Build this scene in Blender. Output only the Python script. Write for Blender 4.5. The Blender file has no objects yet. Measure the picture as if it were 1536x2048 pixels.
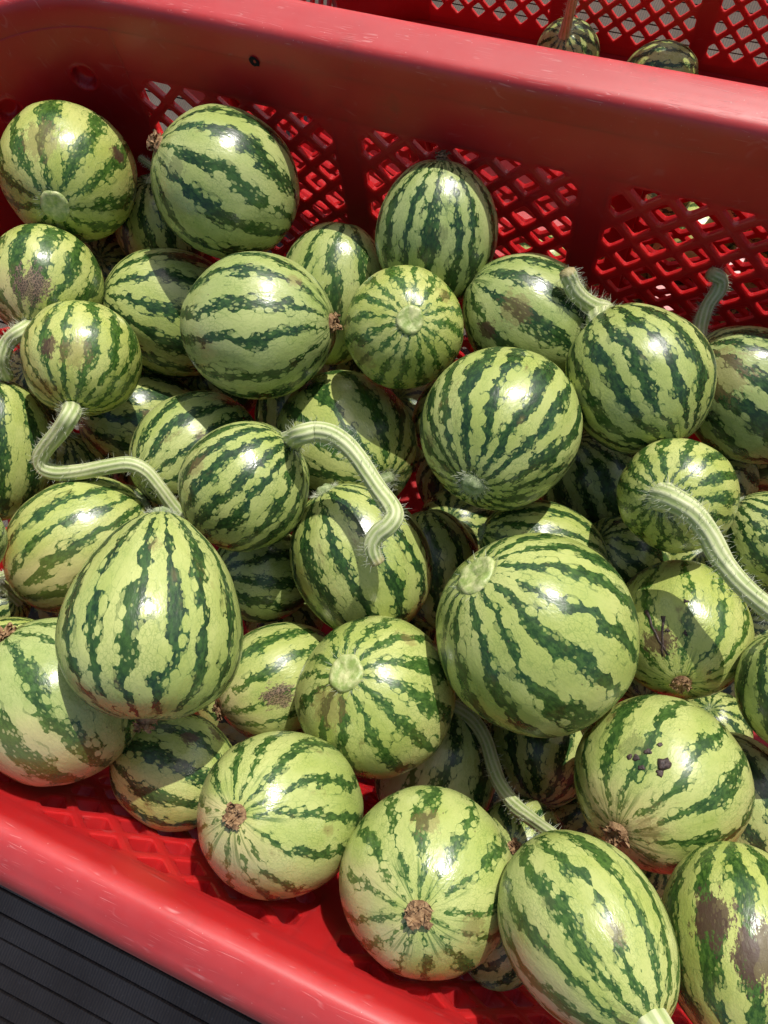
import bpy, math, random
import numpy as np
from mathutils import Vector, Matrix, Quaternion, noise

SC = bpy.context.scene
COL = SC.collection
RND = random.Random(7)

# ------------------------------------------------------------------ camera
CAM_LOC=(0.0000,0.1005,0.2802)
CAM_R=(0.9221,0.3596,-0.1428)
CAM_U=(-0.3152,0.9122,0.2616)
CAM_F=(-0.2244,0.1962,-0.9545)
FPX=1529.95
cam_data = bpy.data.cameras.new("camera")
cam = bpy.data.objects.new("camera", cam_data)
COL.objects.link(cam)
cr, cu, cf = Vector(CAM_R), Vector(CAM_U), Vector(CAM_F)
m = Matrix((cr, cu, -cf)).transposed().to_4x4()
m.translation = Vector(CAM_LOC)
cam.matrix_world = m
cam_data.sensor_width = 36.0
cam_data.lens = 36.0 * FPX / 2048.0
cam_data.clip_start = 0.01
cam_data.clip_end = 500
SC.camera = cam

# ------------------------------------------------------------------ light
SUN_DIR = Vector((0.135, 0.60, 0.785)).normalized()
world = bpy.data.worlds.new("World")
SC.world = world
world.use_nodes = True
wn = world.node_tree.nodes
bg = wn["Background"]
sky = wn.new("ShaderNodeTexSky")
sky.sky_type = 'NISHITA'
sky.sun_disc = False
sky.sun_elevation = math.asin(SUN_DIR.z)
sky.sun_rotation = math.atan2(SUN_DIR.x, SUN_DIR.y)
sky.air_density = 1.0
sky.dust_density = 3.0
world.node_tree.links.new(sky.outputs[0], bg.inputs[0])
bg.inputs[1].default_value = 0.108
sun_d = bpy.data.lights.new("sun", 'SUN')
sun_d.energy = 4.1
sun_d.angle = math.radians(0.53)
sun_d.color = (1.0, 0.955, 0.88)
sun = bpy.data.objects.new("sun", sun_d)
COL.objects.link(sun)
sun.rotation_mode = 'QUATERNION'
sun.rotation_quaternion = SUN_DIR.to_track_quat('Z', 'Y')
sun.location = SUN_DIR * 5
SC.view_settings.view_transform = 'Standard'
SC.view_settings.look = 'None'
SC.view_settings.exposure = 0.0
SC.view_settings.gamma = 1.0
SC.cycles.max_bounces = 8
SC.cycles.diffuse_bounces = 4
SC.cycles.use_adaptive_sampling = True
SC.cycles.adaptive_threshold = 0.02
SC.cycles.glossy_bounces = 3

# ------------------------------------------------------------------ object helpers
def link(o, parent=None):
    COL.objects.link(o)
    if parent is not None:
        o.parent = parent
    return o

def mesh_obj(name, verts, faces, mat, parent=None, smooth=True, attrs=None, sharp=0):
    me = bpy.data.meshes.new(name)
    me.from_pydata([tuple(v) for v in verts], [], [tuple(f) for f in faces])
    if smooth:
        me.polygons.foreach_set('use_smooth', [True] * len(me.polygons))
    if attrs:
        for an, arr in attrs.items():
            a = me.attributes.new(an, 'FLOAT_VECTOR', 'POINT')
            a.data.foreach_set('vector', np.asarray(arr, dtype=np.float32).ravel())
    if mat is not None:
        me.materials.append(mat)
    if sharp: me.set_sharp_from_angle(angle=math.radians(sharp))
    me.update()
    return link(bpy.data.objects.new(name, me), parent)

def empty(name, loc, label, cat, group=None):
    o = bpy.data.objects.new(name, None)
    o.empty_display_size = 0.02
    o.location = loc
    o['label'] = label
    o['category'] = cat
    if group:
        o['group'] = group
    return link(o)

# ------------------------------------------------------------------ node helpers
class G:
    def __init__(self, name):
        self.mat = bpy.data.materials.new(name)
        self.mat.use_nodes = True
        self.t = self.mat.node_tree
        self.n = self.t.nodes
        self.b = self.n["Principled BSDF"]
    def link(self, a, b):
        self.t.links.new(a, b)
    def _set(self, sock, v):
        if hasattr(v, 'default_value') or isinstance(v, bpy.types.NodeSocket):
            self.t.links.new(v, sock)
        elif isinstance(v, (tuple, list)):
            sock.default_value = v if len(v) == len(sock.default_value) else tuple(v) + (1.0,)
        else:
            sock.default_value = v
    def math(self, op, a, b=0.0, c=None):
        nd = self.n.new("ShaderNodeMath"); nd.operation = op
        self._set(nd.inputs[0], a); self._set(nd.inputs[1], b)
        if c is not None: self._set(nd.inputs[2], c)
        return nd.outputs[0]
    def vmath(self, op, a, b=(0, 0, 0)):
        nd = self.n.new("ShaderNodeVectorMath"); nd.operation = op
        self._set(nd.inputs[0], a)
        if op == 'SCALE': self._set(nd.inputs[3], b)
        else: self._set(nd.inputs[1], b)
        return nd.outputs[1] if op in ('DOT_PRODUCT', 'LENGTH', 'DISTANCE') else nd.outputs[0]
    def mix(self, f, a, b, kind='MIX'):
        nd = self.n.new("ShaderNodeMix"); nd.data_type = 'RGBA'; nd.blend_type = kind
        self._set(nd.inputs[0], f); self._set(nd.inputs[6], a); self._set(nd.inputs[7], b)
        return nd.outputs[2]
    def step(self, v, lo, hi, a=0.0, b=1.0, smooth=True):
        nd = self.n.new("ShaderNodeMapRange"); nd.interpolation_type = 'SMOOTHSTEP' if smooth else 'LINEAR'
        self._set(nd.inputs[0], v); self._set(nd.inputs[1], lo); self._set(nd.inputs[2], hi)
        self._set(nd.inputs[3], a); self._set(nd.inputs[4], b)
        return nd.outputs[0]
    def noise(self, vec, scale, detail=3.0, rough=0.55, dist=0.0, color=False):
        nd = self.n.new("ShaderNodeTexNoise")
        self._set(nd.inputs['Vector'], vec); self._set(nd.inputs['Scale'], scale)
        nd.inputs['Detail'].default_value = detail; nd.inputs['Roughness'].default_value = rough
        nd.inputs['Distortion'].default_value = dist
        return nd.outputs[1] if color else nd.outputs[0]
    def voro(self, vec, scale, feature='F1', rnd=1.0):
        nd = self.n.new("ShaderNodeTexVoronoi"); nd.feature = feature
        self._set(nd.inputs['Vector'], vec); self._set(nd.inputs['Scale'], scale)
        nd.inputs['Randomness'].default_value = rnd
        return nd.outputs
    def attr(self, name, kind='GEOMETRY'):
        nd = self.n.new("ShaderNodeAttribute"); nd.attribute_name = name; nd.attribute_type = kind
        return nd.outputs
    def sep(self, v):
        nd = self.n.new("ShaderNodeSeparateXYZ"); self._set(nd.inputs[0], v); return nd.outputs
    def comb(self, x, y, z):
        nd = self.n.new("ShaderNodeCombineXYZ")
        for i, v in enumerate((x, y, z)): self._set(nd.inputs[i], v)
        return nd.outputs[0]
    def bump(self, h, strength, dist, normal=None):
        nd = self.n.new("ShaderNodeBump")
        nd.inputs['Strength'].default_value = strength; nd.inputs['Distance'].default_value = dist
        self._set(nd.inputs['Height'], h)
        if normal is not None: self._set(nd.inputs['Normal'], normal)
        return nd.outputs[0]
    def objcoord(self):
        return self.n.new("ShaderNodeTexCoord").outputs['Object']
    def rand(self):
        return self.n.new("ShaderNodeObjectInfo").outputs['Random']
    def out(self, color=None, rough=None, normal=None, spec=None):
        if color is not None: self._set(self.b.inputs['Base Color'], color)
        if rough is not None: self._set(self.b.inputs['Roughness'], rough)
        if normal is not None: self._set(self.b.inputs['Normal'], normal)
        if spec is not None: self._set(self.b.inputs['Specular IOR Level'], spec)
        return self.mat

# ------------------------------------------------------------------ materials
def rind_material():
    g = G("striped_rind")
    skin = g.attr('skin')[1]          # pole-stretched sphere position
    unit = g.attr('unit')[1]          # direction on the unit sphere
    oa = lambda n: g.attr(n, 'OBJECT')
    seed = oa('seed')[2]; N = oa('stripes')[2]; W = oa('stripe_width')[2]; tone = oa('tone')[2]
    spot = oa('ground_spot')[1]; spot_on = oa('spot_strength')[2]
    off = g.comb(g.math('MULTIPLY', seed, 13.7), g.math('MULTIPLY', seed, 7.1), g.math('MULTIPLY', seed, 3.3))
    q = g.vmath('ADD', g.vmath('MULTIPLY', skin, (1.0, 1.0, 0.78)), off)
    # jitter so that scallop edges are ragged
    jit = g.vmath('SCALE', g.vmath('SUBTRACT', g.noise(q, 26.0, 2.0, color=True), (0.5, 0.5, 0.5)), 0.035)
    qj = g.vmath('ADD', q, jit)
    def stripe_dist(qpos):
        pos = g.vmath('SUBTRACT', qpos, off)
        x, y, z = g.sep(pos)[0:3]
        th = g.math('ARCTAN2', y, x)
        wob = g.math('SUBTRACT', g.noise(g.vmath('ADD', pos, g.vmath('SCALE', off, 2.0)), 1.7, 2.0), 0.5)
        wob2 = g.math('SUBTRACT', g.noise(g.vmath('ADD', pos, off), 6.0, 1.0), 0.5)
        th = g.math('ADD', th, g.math('ADD', g.math('MULTIPLY', wob, 0.62), g.math('MULTIPLY', wob2, 0.10)))
        ph = g.math('MULTIPLY', th, g.math('DIVIDE', N, 2 * math.pi))
        fr = g.math('SUBTRACT', g.math('FRACT', g.math('ADD', ph, 50.0)), 0.5)
        d = g.math('MULTIPLY', g.math('ABSOLUTE', fr), 2.0)      # 0 on the stripe's middle, 1 between stripes
        # every stripe gets its own width; width also wanders along the stripe
        wn_ = g.noise(g.vmath('ADD', g.vmath('SCALE', pos, 1.0), g.vmath('SCALE', off, 3.0)), 2.3, 1.0)
        return d, z, wn_
    vc = g.voro(qj, 10.5)
    d, z, wn_ = stripe_dist(vc['Position'])
    dist_n = vc['Distance']
    crnd = g.sep(vc['Color'])[0]
    # stripes thin out towards the blossom end
    taper = g.step(z, -1.0, -0.35, 0.42, 1.0)
    w = g.math('MULTIPLY', g.math('MULTIPLY', g.math('MULTIPLY', W, 0.76), taper), g.math('ADD', 0.68, g.math('MULTIPLY', wn_, 0.68)))
    x = g.math('SUBTRACT', d, w)
    x = g.math('ADD', x, g.math('MULTIPLY', g.math('SUBTRACT', crnd, 0.5), 0.28))
    rad = g.math('ADD', 0.30, g.math('MULTIPLY', x, 1.9))
    gate = g.step(x, -0.02, 0.02)
    lightc = g.math('MULTIPLY', gate, g.step(g.math('SUBTRACT', rad, dist_n), -0.02, 0.035))
    # small bubbles
    vf = g.voro(qj, 25.0)
    d2, z2, _w2 = stripe_dist(vf['Position'])
    frnd = g.sep(vf['Color'])[1]
    x2 = g.math('ADD', g.math('SUBTRACT', d2, w), g.math('MULTIPLY', g.math('SUBTRACT', frnd, 0.5), 0.5))
    bub = g.math('MULTIPLY', g.step(x2, -0.10, -0.06), g.step(g.math('SUBTRACT', g.math('ADD', 0.36, g.math('MULTIPLY', x2, 0.8)), vf['Distance']), -0.03, 0.05))
    halo = g.math('MULTIPLY', g.step(x, -0.12, -0.02), g.step(g.math('SUBTRACT', rad, dist_n), -0.17, -0.03))
    light = g.math('MAXIMUM', lightc, g.math('MULTIPLY', bub, 0.60))
    # thin dark threads
    ve = g.voro(qj, 10.5, 'DISTANCE_TO_EDGE')
    thread = g.math('MULTIPLY', g.step(ve['Distance'], 0.012, 0.05, 1.0, 0.0), g.step(g.noise(q, 3.0, 2.0), 0.42, 0.62))
    thread = g.math('MULTIPLY', thread, g.step(d, 0.45, 1.0, 0.8, 0.35))
    ve2 = g.voro(qj, 27.0, 'DISTANCE_TO_EDGE')
    thread2 = g.math('MULTIPLY', g.step(ve2['Distance'], 0.02, 0.09, 1.0, 0.0), g.step(g.noise(q, 4.0, 2.0), 0.36, 0.60))
    # streaks at the blossom end
    ux, uy, uz = g.sep(unit)[0:3]
    thb = g.math('ARCTAN2', uy, ux)
    strk = g.noise(g.comb(g.math('MULTIPLY', g.math('COSINE', thb), 7.0), g.math('MULTIPLY', g.math('SINE', thb), 7.0), g.math('ADD', seed, g.math('MULTIPLY', uz, 1.2))), 1.6, 3.0)
    strk = g.math('MULTIPLY', g.step(strk, 0.52, 0.66), g.step(uz, -0.80, -0.93, 0.0, 1.0))
    # ---- colours
    nlow = g.noise(q, 1.6, 3.0)
    nhi = g.noise(q, 30.0, 3.0)
    la = g.mix(g.step(tone, -1.0, 1.0, smooth=False), (0.315, 0.400, 0.132), (0.415, 0.475, 0.098))
    lb = g.mix(g.step(tone, -1.0, 1.0, smooth=False), (0.450, 0.515, 0.208), (0.550, 0.578, 0.178))
    lcol = g.mix(g.step(nlow, 0.32, 0.68), la, lb)
    lcol = g.mix(g.math('MULTIPLY', g.step(nhi, 0.45, 0.75), 0.20), lcol, (0.22, 0.33, 0.07))
    lcol = g.mix(g.math('MULTIPLY', thread, 0.55), lcol, (0.10, 0.20, 0.035))
    lcol = g.mix(g.math('MULTIPLY', thread2, 0.42), lcol, (0.13, 0.23, 0.045))
    dmot = g.noise(q, 18.0, 3.0, 0.65)
    dcol = g.mix(g.step(dmot, 0.40, 0.68), (0.0120, 0.0370, 0.0130), (0.034, 0.092, 0.022))
    dcol = g.mix(g.step(tone, 0.0, 1.0), dcol, g.mix(g.step(dmot, 0.38, 0.66), (0.018, 0.055, 0.010), (0.070, 0.150, 0.020)))
    dcol = g.mix(oa('stripe_fade')[2], dcol, g.mix(g.step(dmot, 0.38, 0.66), (0.040, 0.105, 0.014), (0.110, 0.210, 0.034)))
    # paler rim inside each dark stripe
    dcol = g.mix(g.math('MULTIPLY', g.step(nlow, 0.52, 0.75), 0.45), dcol, (0.085, 0.175, 0.030))
    light = g.math('MULTIPLY', light, g.math('SUBTRACT', 1.0, g.math('MULTIPLY', strk, 0.75)))
    dcol = g.mix(g.math('MULTIPLY', halo, 0.55), dcol, (0.075, 0.165, 0.035))
    # ground spot: cream, washed-out stripes
    sd = g.vmath('DOT_PRODUCT', unit, spot)
    gs = g.math('MULTIPLY', g.step(g.math('ADD', sd, g.math('MULTIPLY', g.math('SUBTRACT', nlow, 0.5), 0.7)), 0.58, 1.05), spot_on)
    lcol = g.mix(gs, lcol, (0.640, 0.520, 0.250))
    dcol = g.mix(g.math('MULTIPLY', gs, 0.62), dcol, (0.240, 0.260, 0.060))
    col = g.mix(light, dcol, lcol)
    # dark ring round the stem
    col = g.mix(g.math('MULTIPLY', g.step(uz, 0.965, 0.992), 0.55), col, (0.055, 0.120, 0.035))
    # brown weathering
    st = g.noise(g.vmath('ADD', q, (5.0, 1.0, 9.0)), 2.6, 5.0, 0.68)
    stain = g.math('MULTIPLY', g.step(st, 0.60, 0.72), g.math('ADD', 0.16, g.math('MULTIPLY', oa('stain')[2], 0.6)))
    col = g.mix(stain, col, (0.150, 0.105, 0.035))
    vs = g.voro(q, 11.0)
    pit = g.math('MULTIPLY', g.step(vs['Distance'], 0.05, 0.13, 1.0, 0.0), g.step(g.sep(vs['Color'])[2], 0.86, 0.88))
    col = g.mix(g.math('MULTIPLY', pit, 0.7), col, (0.085, 0.050, 0.030))
    # the scars that are peculiar to one melon
    brk = g.noise(q, 9.0, 4.0, 0.7)
    brk2 = g.noise(q, 38.0, 3.0, 0.7)
    netv = g.voro(q, 30.0, 'DISTANCE_TO_EDGE')['Distance']
    marks = None
    scarred = 0.0
    for k in (1, 2, 3):
        mv = oa('mark%d' % k)[1]; ms = oa('mark%d_size' % k)[2]; mt = oa('mark%d_kind' % k)[2]
        ds = g.vmath('DISTANCE', unit, mv)
        f = g.math('SUBTRACT', ms, g.math('ADD', ds, g.math('MULTIPLY', g.math('SUBTRACT', g.math('ADD', g.math('MULTIPLY', brk, 0.6), g.math('MULTIPLY', brk2, 0.4)), 0.5), g.math('MULTIPLY', ms, 4.6))))
        hard = g.step(f, -0.02, 0.05)
        isd = g.step(g.math('ABSOLUTE', g.math('SUBTRACT', mt, 2.0)), 0.4, 0.6, 1.0, 0.0)
        iso = g.step(g.math('ABSOLUTE', g.math('SUBTRACT', mt, 3.0)), 0.4, 0.6, 1.0, 0.0)
        isn = g.step(mt, 3.4, 3.6)
        c = g.mix(isd, (0.210, 0.130, 0.045), (0.075, 0.030, 0.020))
        c = g.mix(iso, c, (0.075, 0.095, 0.030))
        netc = g.mix(g.step(netv, 0.04, 0.12), (0.300, 0.190, 0.130), (0.065, 0.040, 0.028))
        c = g.mix(isn, c, netc)
        fac = g.math('MULTIPLY', hard, g.math('ADD', 0.46, g.math('MULTIPLY', g.math('ADD', isd, isn), 0.40)))
        fac = g.math('MULTIPLY', fac, g.step(ms, 0.005, 0.02))
        col = g.mix(fac, col, c)
        scarred = g.math('MAXIMUM', fac, scarred)
    # ---- relief
    h1 = g.noise(q, 34.0, 2.0, 0.6)
    h2 = g.noise(q, 7.0, 2.0)
    hh = g.math('ADD', g.math('MULTIPLY', h1, 0.35), g.math('MULTIPLY', h2, 0.8))
    nrm = g.bump(hh, 0.30, 0.0009)
    rough = g.math('ADD', 0.23, g.math('MULTIPLY', g.step(g.noise(q, 5.0, 3.0), 0.35, 0.75), 0.20))
    rough = g.math('ADD', rough, g.math('MULTIPLY', scarred, 0.25))
    return g.out(col, rough, nrm, 0.62)

def plastic_material():
    g = G("red_plastic")
    oc = g.objcoord()
    n1 = g.noise(oc, 9.0, 5.0, 0.6)
    n2 = g.noise(oc, 60.0, 4.0, 0.6)
    z = g.sep(g.n.new("ShaderNodeNewGeometry").outputs['Normal'])[2]
    col = g.mix(g.step(n1, 0.3, 0.7), (0.440, 0.009, 0.012), (0.530, 0.016, 0.018))
    # chalky, sun-bleached patches; paler up-facing rims also have sky sheen painted in
    wear_and_sheen = g.math('MULTIPLY', g.attr('wear_and_sheen', 'OBJECT')[2], g.step(z, 0.05, 0.55))
    bleach_and_sheen = g.math('ADD', g.step(n2, 0.30, 0.75, 0.0, 0.12), g.step(n1, 0.30, 0.70, 0.26, 0.40))
    bleach_and_sheen = g.math('MULTIPLY', bleach_and_sheen, g.math('ADD', 0.03, g.math('MULTIPLY', wear_and_sheen, 0.50)))
    col = g.mix(bleach_and_sheen, col, (0.680, 0.230, 0.230))
    # dirt
    dn = g.noise(g.vmath('ADD', oc, (3.1, 0.4, 8.0)), 22.0, 6.0, 0.7)
    col = g.mix(g.math('MULTIPLY', g.step(dn, 0.57, 0.75), 0.40), col, (0.140, 0.040, 0.025))
    # fine scratches running in a few directions
    scr = 0.0
    for k, (ang, sc) in enumerate(((0.45, 1.0), (1.25, 1.4), (2.0, 0.9), (2.6, 1.6), (0.0, 1.2))):
        mp = g.n.new("ShaderNodeMapping")
        g.link(oc, mp.inputs[0])
        mp.inputs['Rotation'].default_value = (0.15 * k, 0.3 - 0.15 * k, ang)
        mp.inputs['Location'].default_value = (k * 3.7, k * 1.9, k)
        mp.inputs['Scale'].default_value = (16.0 * sc, 330.0 * sc, 40.0 * sc)
        nn = g.noise(mp.outputs[0], 1.0, 0.0, 0.4, 0.0)
        line = g.step(g.math('ABSOLUTE', g.math('SUBTRACT', nn, 0.5)), 0.004, 0.020, 1.0, 0.0)
        keep = g.step(g.noise(g.vmath('ADD', oc, (k * 5.0, 2.0, 1.0)), 75.0, 2.0), 0.58, 0.70)
        scr = g.math('MAXIMUM', g.math('MULTIPLY', line, keep), scr)
    scr = g.math('MULTIPLY', scr, g.math('ADD', 0.22, g.math('MULTIPLY', wear_and_sheen, 0.78)))
    col = g.mix(g.math('MULTIPLY', scr, 0.34), col, (0.80, 0.48, 0.46))
    sp = g.voro(oc, 620.0)
    speck = g.math('MULTIPLY', g.step(sp['Distance'], 0.10, 0.22, 1.0, 0.0), g.step(g.sep(sp['Color'])[0], 0.93, 0.95))
    col = g.mix(g.math('MULTIPLY', speck, g.math('ADD', 0.12, g.math('MULTIPLY', wear_and_sheen, 0.35))), col, (0.70, 0.42, 0.38))
    hh = g.math('ADD', g.math('MULTIPLY', n2, 0.4), g.math('MULTIPLY', scr, -0.5))
    nrm = g.bump(hh, 0.35, 0.0006)
    rough = g.math('ADD', 0.36, g.math('ADD', g.math('MULTIPLY', bleach_and_sheen, 0.5), g.math('MULTIPLY', scr, 0.15)))
    g.b.inputs['Subsurface Weight'].default_value = 0.65
    g.b.inputs['Subsurface Radius'].default_value = (1.0, 0.10, 0.08)
    g.b.inputs['Subsurface Scale'].default_value = 0.006
    return g.out(col, rough, nrm, 0.5)

def ground_material():
    g = G("woven_mat")
    oc = g.objcoord()
    x, y, z = g.sep(oc)[0:3]
    yarn = g.math('SINE', g.math('ADD', g.math('MULTIPLY', x, 2600.0), g.math('MULTIPLY', g.math('SUBTRACT', g.noise(oc, 120.0, 2.0), 0.5), 5.0)))
    n1 = g.noise(oc, 14.0, 4.0)
    n2 = g.noise(oc, 400.0, 2.0)
    col = g.mix(g.step(n1, 0.3, 0.7), (0.105, 0.084, 0.066), (0.150, 0.126, 0.104))
    col = g.mix(g.step(yarn, -0.2, 0.6, 0.0, 0.45), col, (0.055, 0.055, 0.060))
    col = g.mix(g.step(z, -0.0004, -0.0030), col, (0.010, 0.010, 0.012))
    col = g.mix(g.math('MULTIPLY', g.step(n2, 0.6, 0.75), 0.3), col, (0.24, 0.225, 0.20))
    nrm = g.bump(g.math('ADD', g.math('MULTIPLY', yarn, 0.4), n2), 0.5, 0.0006)
    return g.out(col, 0.85, nrm, 0.12)

def stem_material():
    g = G("green_stem")
    s = g.attr('skin')[1]
    a, l, r = g.sep(s)[0:3]
    oc = g.objcoord()
    rid = g.math('COSINE', g.math('MULTIPLY', a, 9.0))
    n1 = g.noise(oc, 120.0, 3.0)
    col = g.mix(g.step(n1, 0.3, 0.7), (0.360, 0.440, 0.165), (0.500, 0.550, 0.265))
    col = g.mix(g.math('MULTIPLY', g.step(rid, -0.2, 0.9), 0.55), col, (0.690, 0.700, 0.450))
    col = g.mix(g.math('MULTIPLY', g.step(rid, -0.6, -1.0), 0.35), col, (0.18, 0.28, 0.07))
    col = g.mix(g.math('MULTIPLY', g.step(l, 0.965, 1.0), 0.6), col, (0.36, 0.24, 0.11))
    nrm = g.bump(g.math('ADD', n1, g.math('MULTIPLY', rid, 0.5)), 0.3, 0.0006)
    return g.out(col, 0.5, nrm, 0.4)

def simple_material(name, c1, c2, scale, rough, bump=0.0, spec=0.3):
    g = G(name)
    oc = g.objcoord()
    n = g.noise(oc, scale, 4.0, 0.65)
    return g.out(g.mix(g.step(n, 0.32, 0.68), c1, c2), rough, g.bump(n, bump, 0.001) if bump else None, spec)

M_RIND = rind_material()
M_RED = plastic_material()
M_GROUND = ground_material()
M_STEM = stem_material()
M_SCAR = simple_material("stem_scar_flesh", (0.26, 0.36, 0.09), (0.58, 0.60, 0.28), 240.0, 0.45, 0.6, 0.5)
M_FUZZ = simple_material("fuzzy_stem_end", (0.17, 0.24, 0.09), (0.36, 0.42, 0.22), 300.0, 0.7, 0.6)
M_DRY = simple_material("dried_flower", (0.150, 0.080, 0.040), (0.420, 0.270, 0.140), 420.0, 0.8, 0.5, 0.2)
M_HAIR = simple_material("plant_hair", (0.52, 0.56, 0.40), (0.66, 0.68, 0.54), 50.0, 0.5)
M_SCAB = simple_material("dark_scab", (0.020, 0.014, 0.014), (0.090, 0.060, 0.050), 500.0, 0.55, 0.5, 0.4)
M_HOLE_SHADE = simple_material("hole_shade_black", (0.006, 0.004, 0.004), (0.02, 0.01, 0.01), 300.0, 0.9)

# ------------------------------------------------------------------ ground
DL = 0.13            # draft of the crate walls
GZ = -0.352          # ground level (the crate rims lie at z = 0)
def build_ground():
    pitch, wv, dp = 0.0164, 0.0016, 0.0034
    ys = [-15.0, -1.2]; zs = [0.0, 0.0]
    y = -1.2
    k = 0
    while y < 2.6:
        w2 = wv * (0.8 + 0.5 * RND.random())
        ys += [y + pitch - w2 * 1.2, y + pitch - w2 * 0.5, y + pitch - w2 * .1, y + pitch]
        zs += [0.0005 * RND.random(), -dp, -dp, 0.0]
        y += pitch * (0.97 + 0.06 * RND.random()); k += 1
    ys += [18.0]; zs += [0.0]
    xs = [-18.0] + list(np.linspace(-1.4, 1.6, 61)) + [18.0]
    vs = []; fs = []
    nx = len(xs)
    for j, (yy, zz) in enumerate(zip(ys, zs)):
        for i, xx in enumerate(xs):
            wob = 0.0012 * noise.noise((xx * 7, j * 0.02, 0)) if 1 < j < len(ys) - 1 else 0
            vs.append((xx, yy + wob, zz + 0.0009 * noise.noise((xx * 9, yy * 9, 3.0)) if abs(xx) < 3 else zz))
    for j in range(len(ys) - 1):
        for i in range(nx - 1):
            a = j * nx + i
            fs.append((a, a + 1, a + nx + 1, a + nx))
    o = mesh_obj("ground", vs, fs, M_GROUND, smooth=False)
    o.location = (0, 0, GZ)
    o['kind'] = 'structure'
build_ground()

# ------------------------------------------------------------------ crates
X0, X1, Y1 = -0.40, 0.325, 0.36
RC = 0.095
ZL, ZL_NEAR = -0.041, -0.019      # lattice top on the back and side walls, on the near wall       # lattice top, lattice bottom, floor
WT = 0.0042                                # wall thickness
CW = 0.0965                                 # how far the solid corners reach along each wall

def perim(step=0.02, arc=14, straight=True):
    """points (x, y, nx, ny) counter-clockwise round the inner rim"""
    P = []
    cs = [((X1 - RC, RC), -90), ((X1 - RC, Y1 - RC), 0), ((X0 + RC, Y1 - RC), 90), ((X0 + RC, RC), 180)]
    for i, ((ccx, ccy), a0) in enumerate(cs):
        for k in range(arc + 1):
            a = math.radians(a0 + 90.0 * k / arc)
            P.append((ccx + RC * math.cos(a), ccy + RC * math.sin(a), math.cos(a), math.sin(a)))
        nx_, ny_ = cs[(i + 1) % 4][0]
        a = math.radians(a0 + 90)
        sx, sy = P[-1][0], P[-1][1]
        ex, ey = nx_ + RC * math.cos(a), ny_ + RC * math.sin(a)
        nseg = max(2, int(math.hypot(ex - sx, ey - sy) / step))
        for k in range(1, nseg):
            u = k / nseg
            P.append((sx + (ex - sx) * u, sy + (ey - sy) * u, math.cos(a), math.sin(a)))
    return P

def sweep(pts, prof, closed_path, wob=0.0, lip=False):
    vs = []; fs = []
    n = len(prof); mth = len(pts)
    for (x, y, nx_, ny_) in pts:
        for (o, z) in prof:
            w = wob * noise.noise((x * 6, y * 6, 1.3))
            w *= min(1.0, max(0.0, (z - RIM_TOP) / 0.02)) if o < 0.012 else 1.0
            zz = z * (1 - 0.80 * (0.5 + 0.5 * ny_)) if (lip and o > 0.003 and -0.0170 < z) else z
            vs.append((x + nx_ * (o + w), y + ny_ * (o + w), zz + w * 0.4))
    last = mth if closed_path else mth - 1
    for i in range(last):
        j = (i + 1) % mth
        for k in range(n):
            l = (k + 1) % n
            fs.append((i * n + k, j * n + k, j * n + l, i * n + l))
    if not closed_path:
        fs.append(tuple(reversed(range(n))))
        fs.append(tuple((mth - 1) * n + k for k in range(n)))
    return vs, fs

def wall_prof(z0, z1, n=2):
    r = [(DL * z, z) for z in np.linspace(z1, z0, n)]
    r += [(DL * z + WT, z) for z in np.linspace(z0, z1, n)]
    return r

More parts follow.
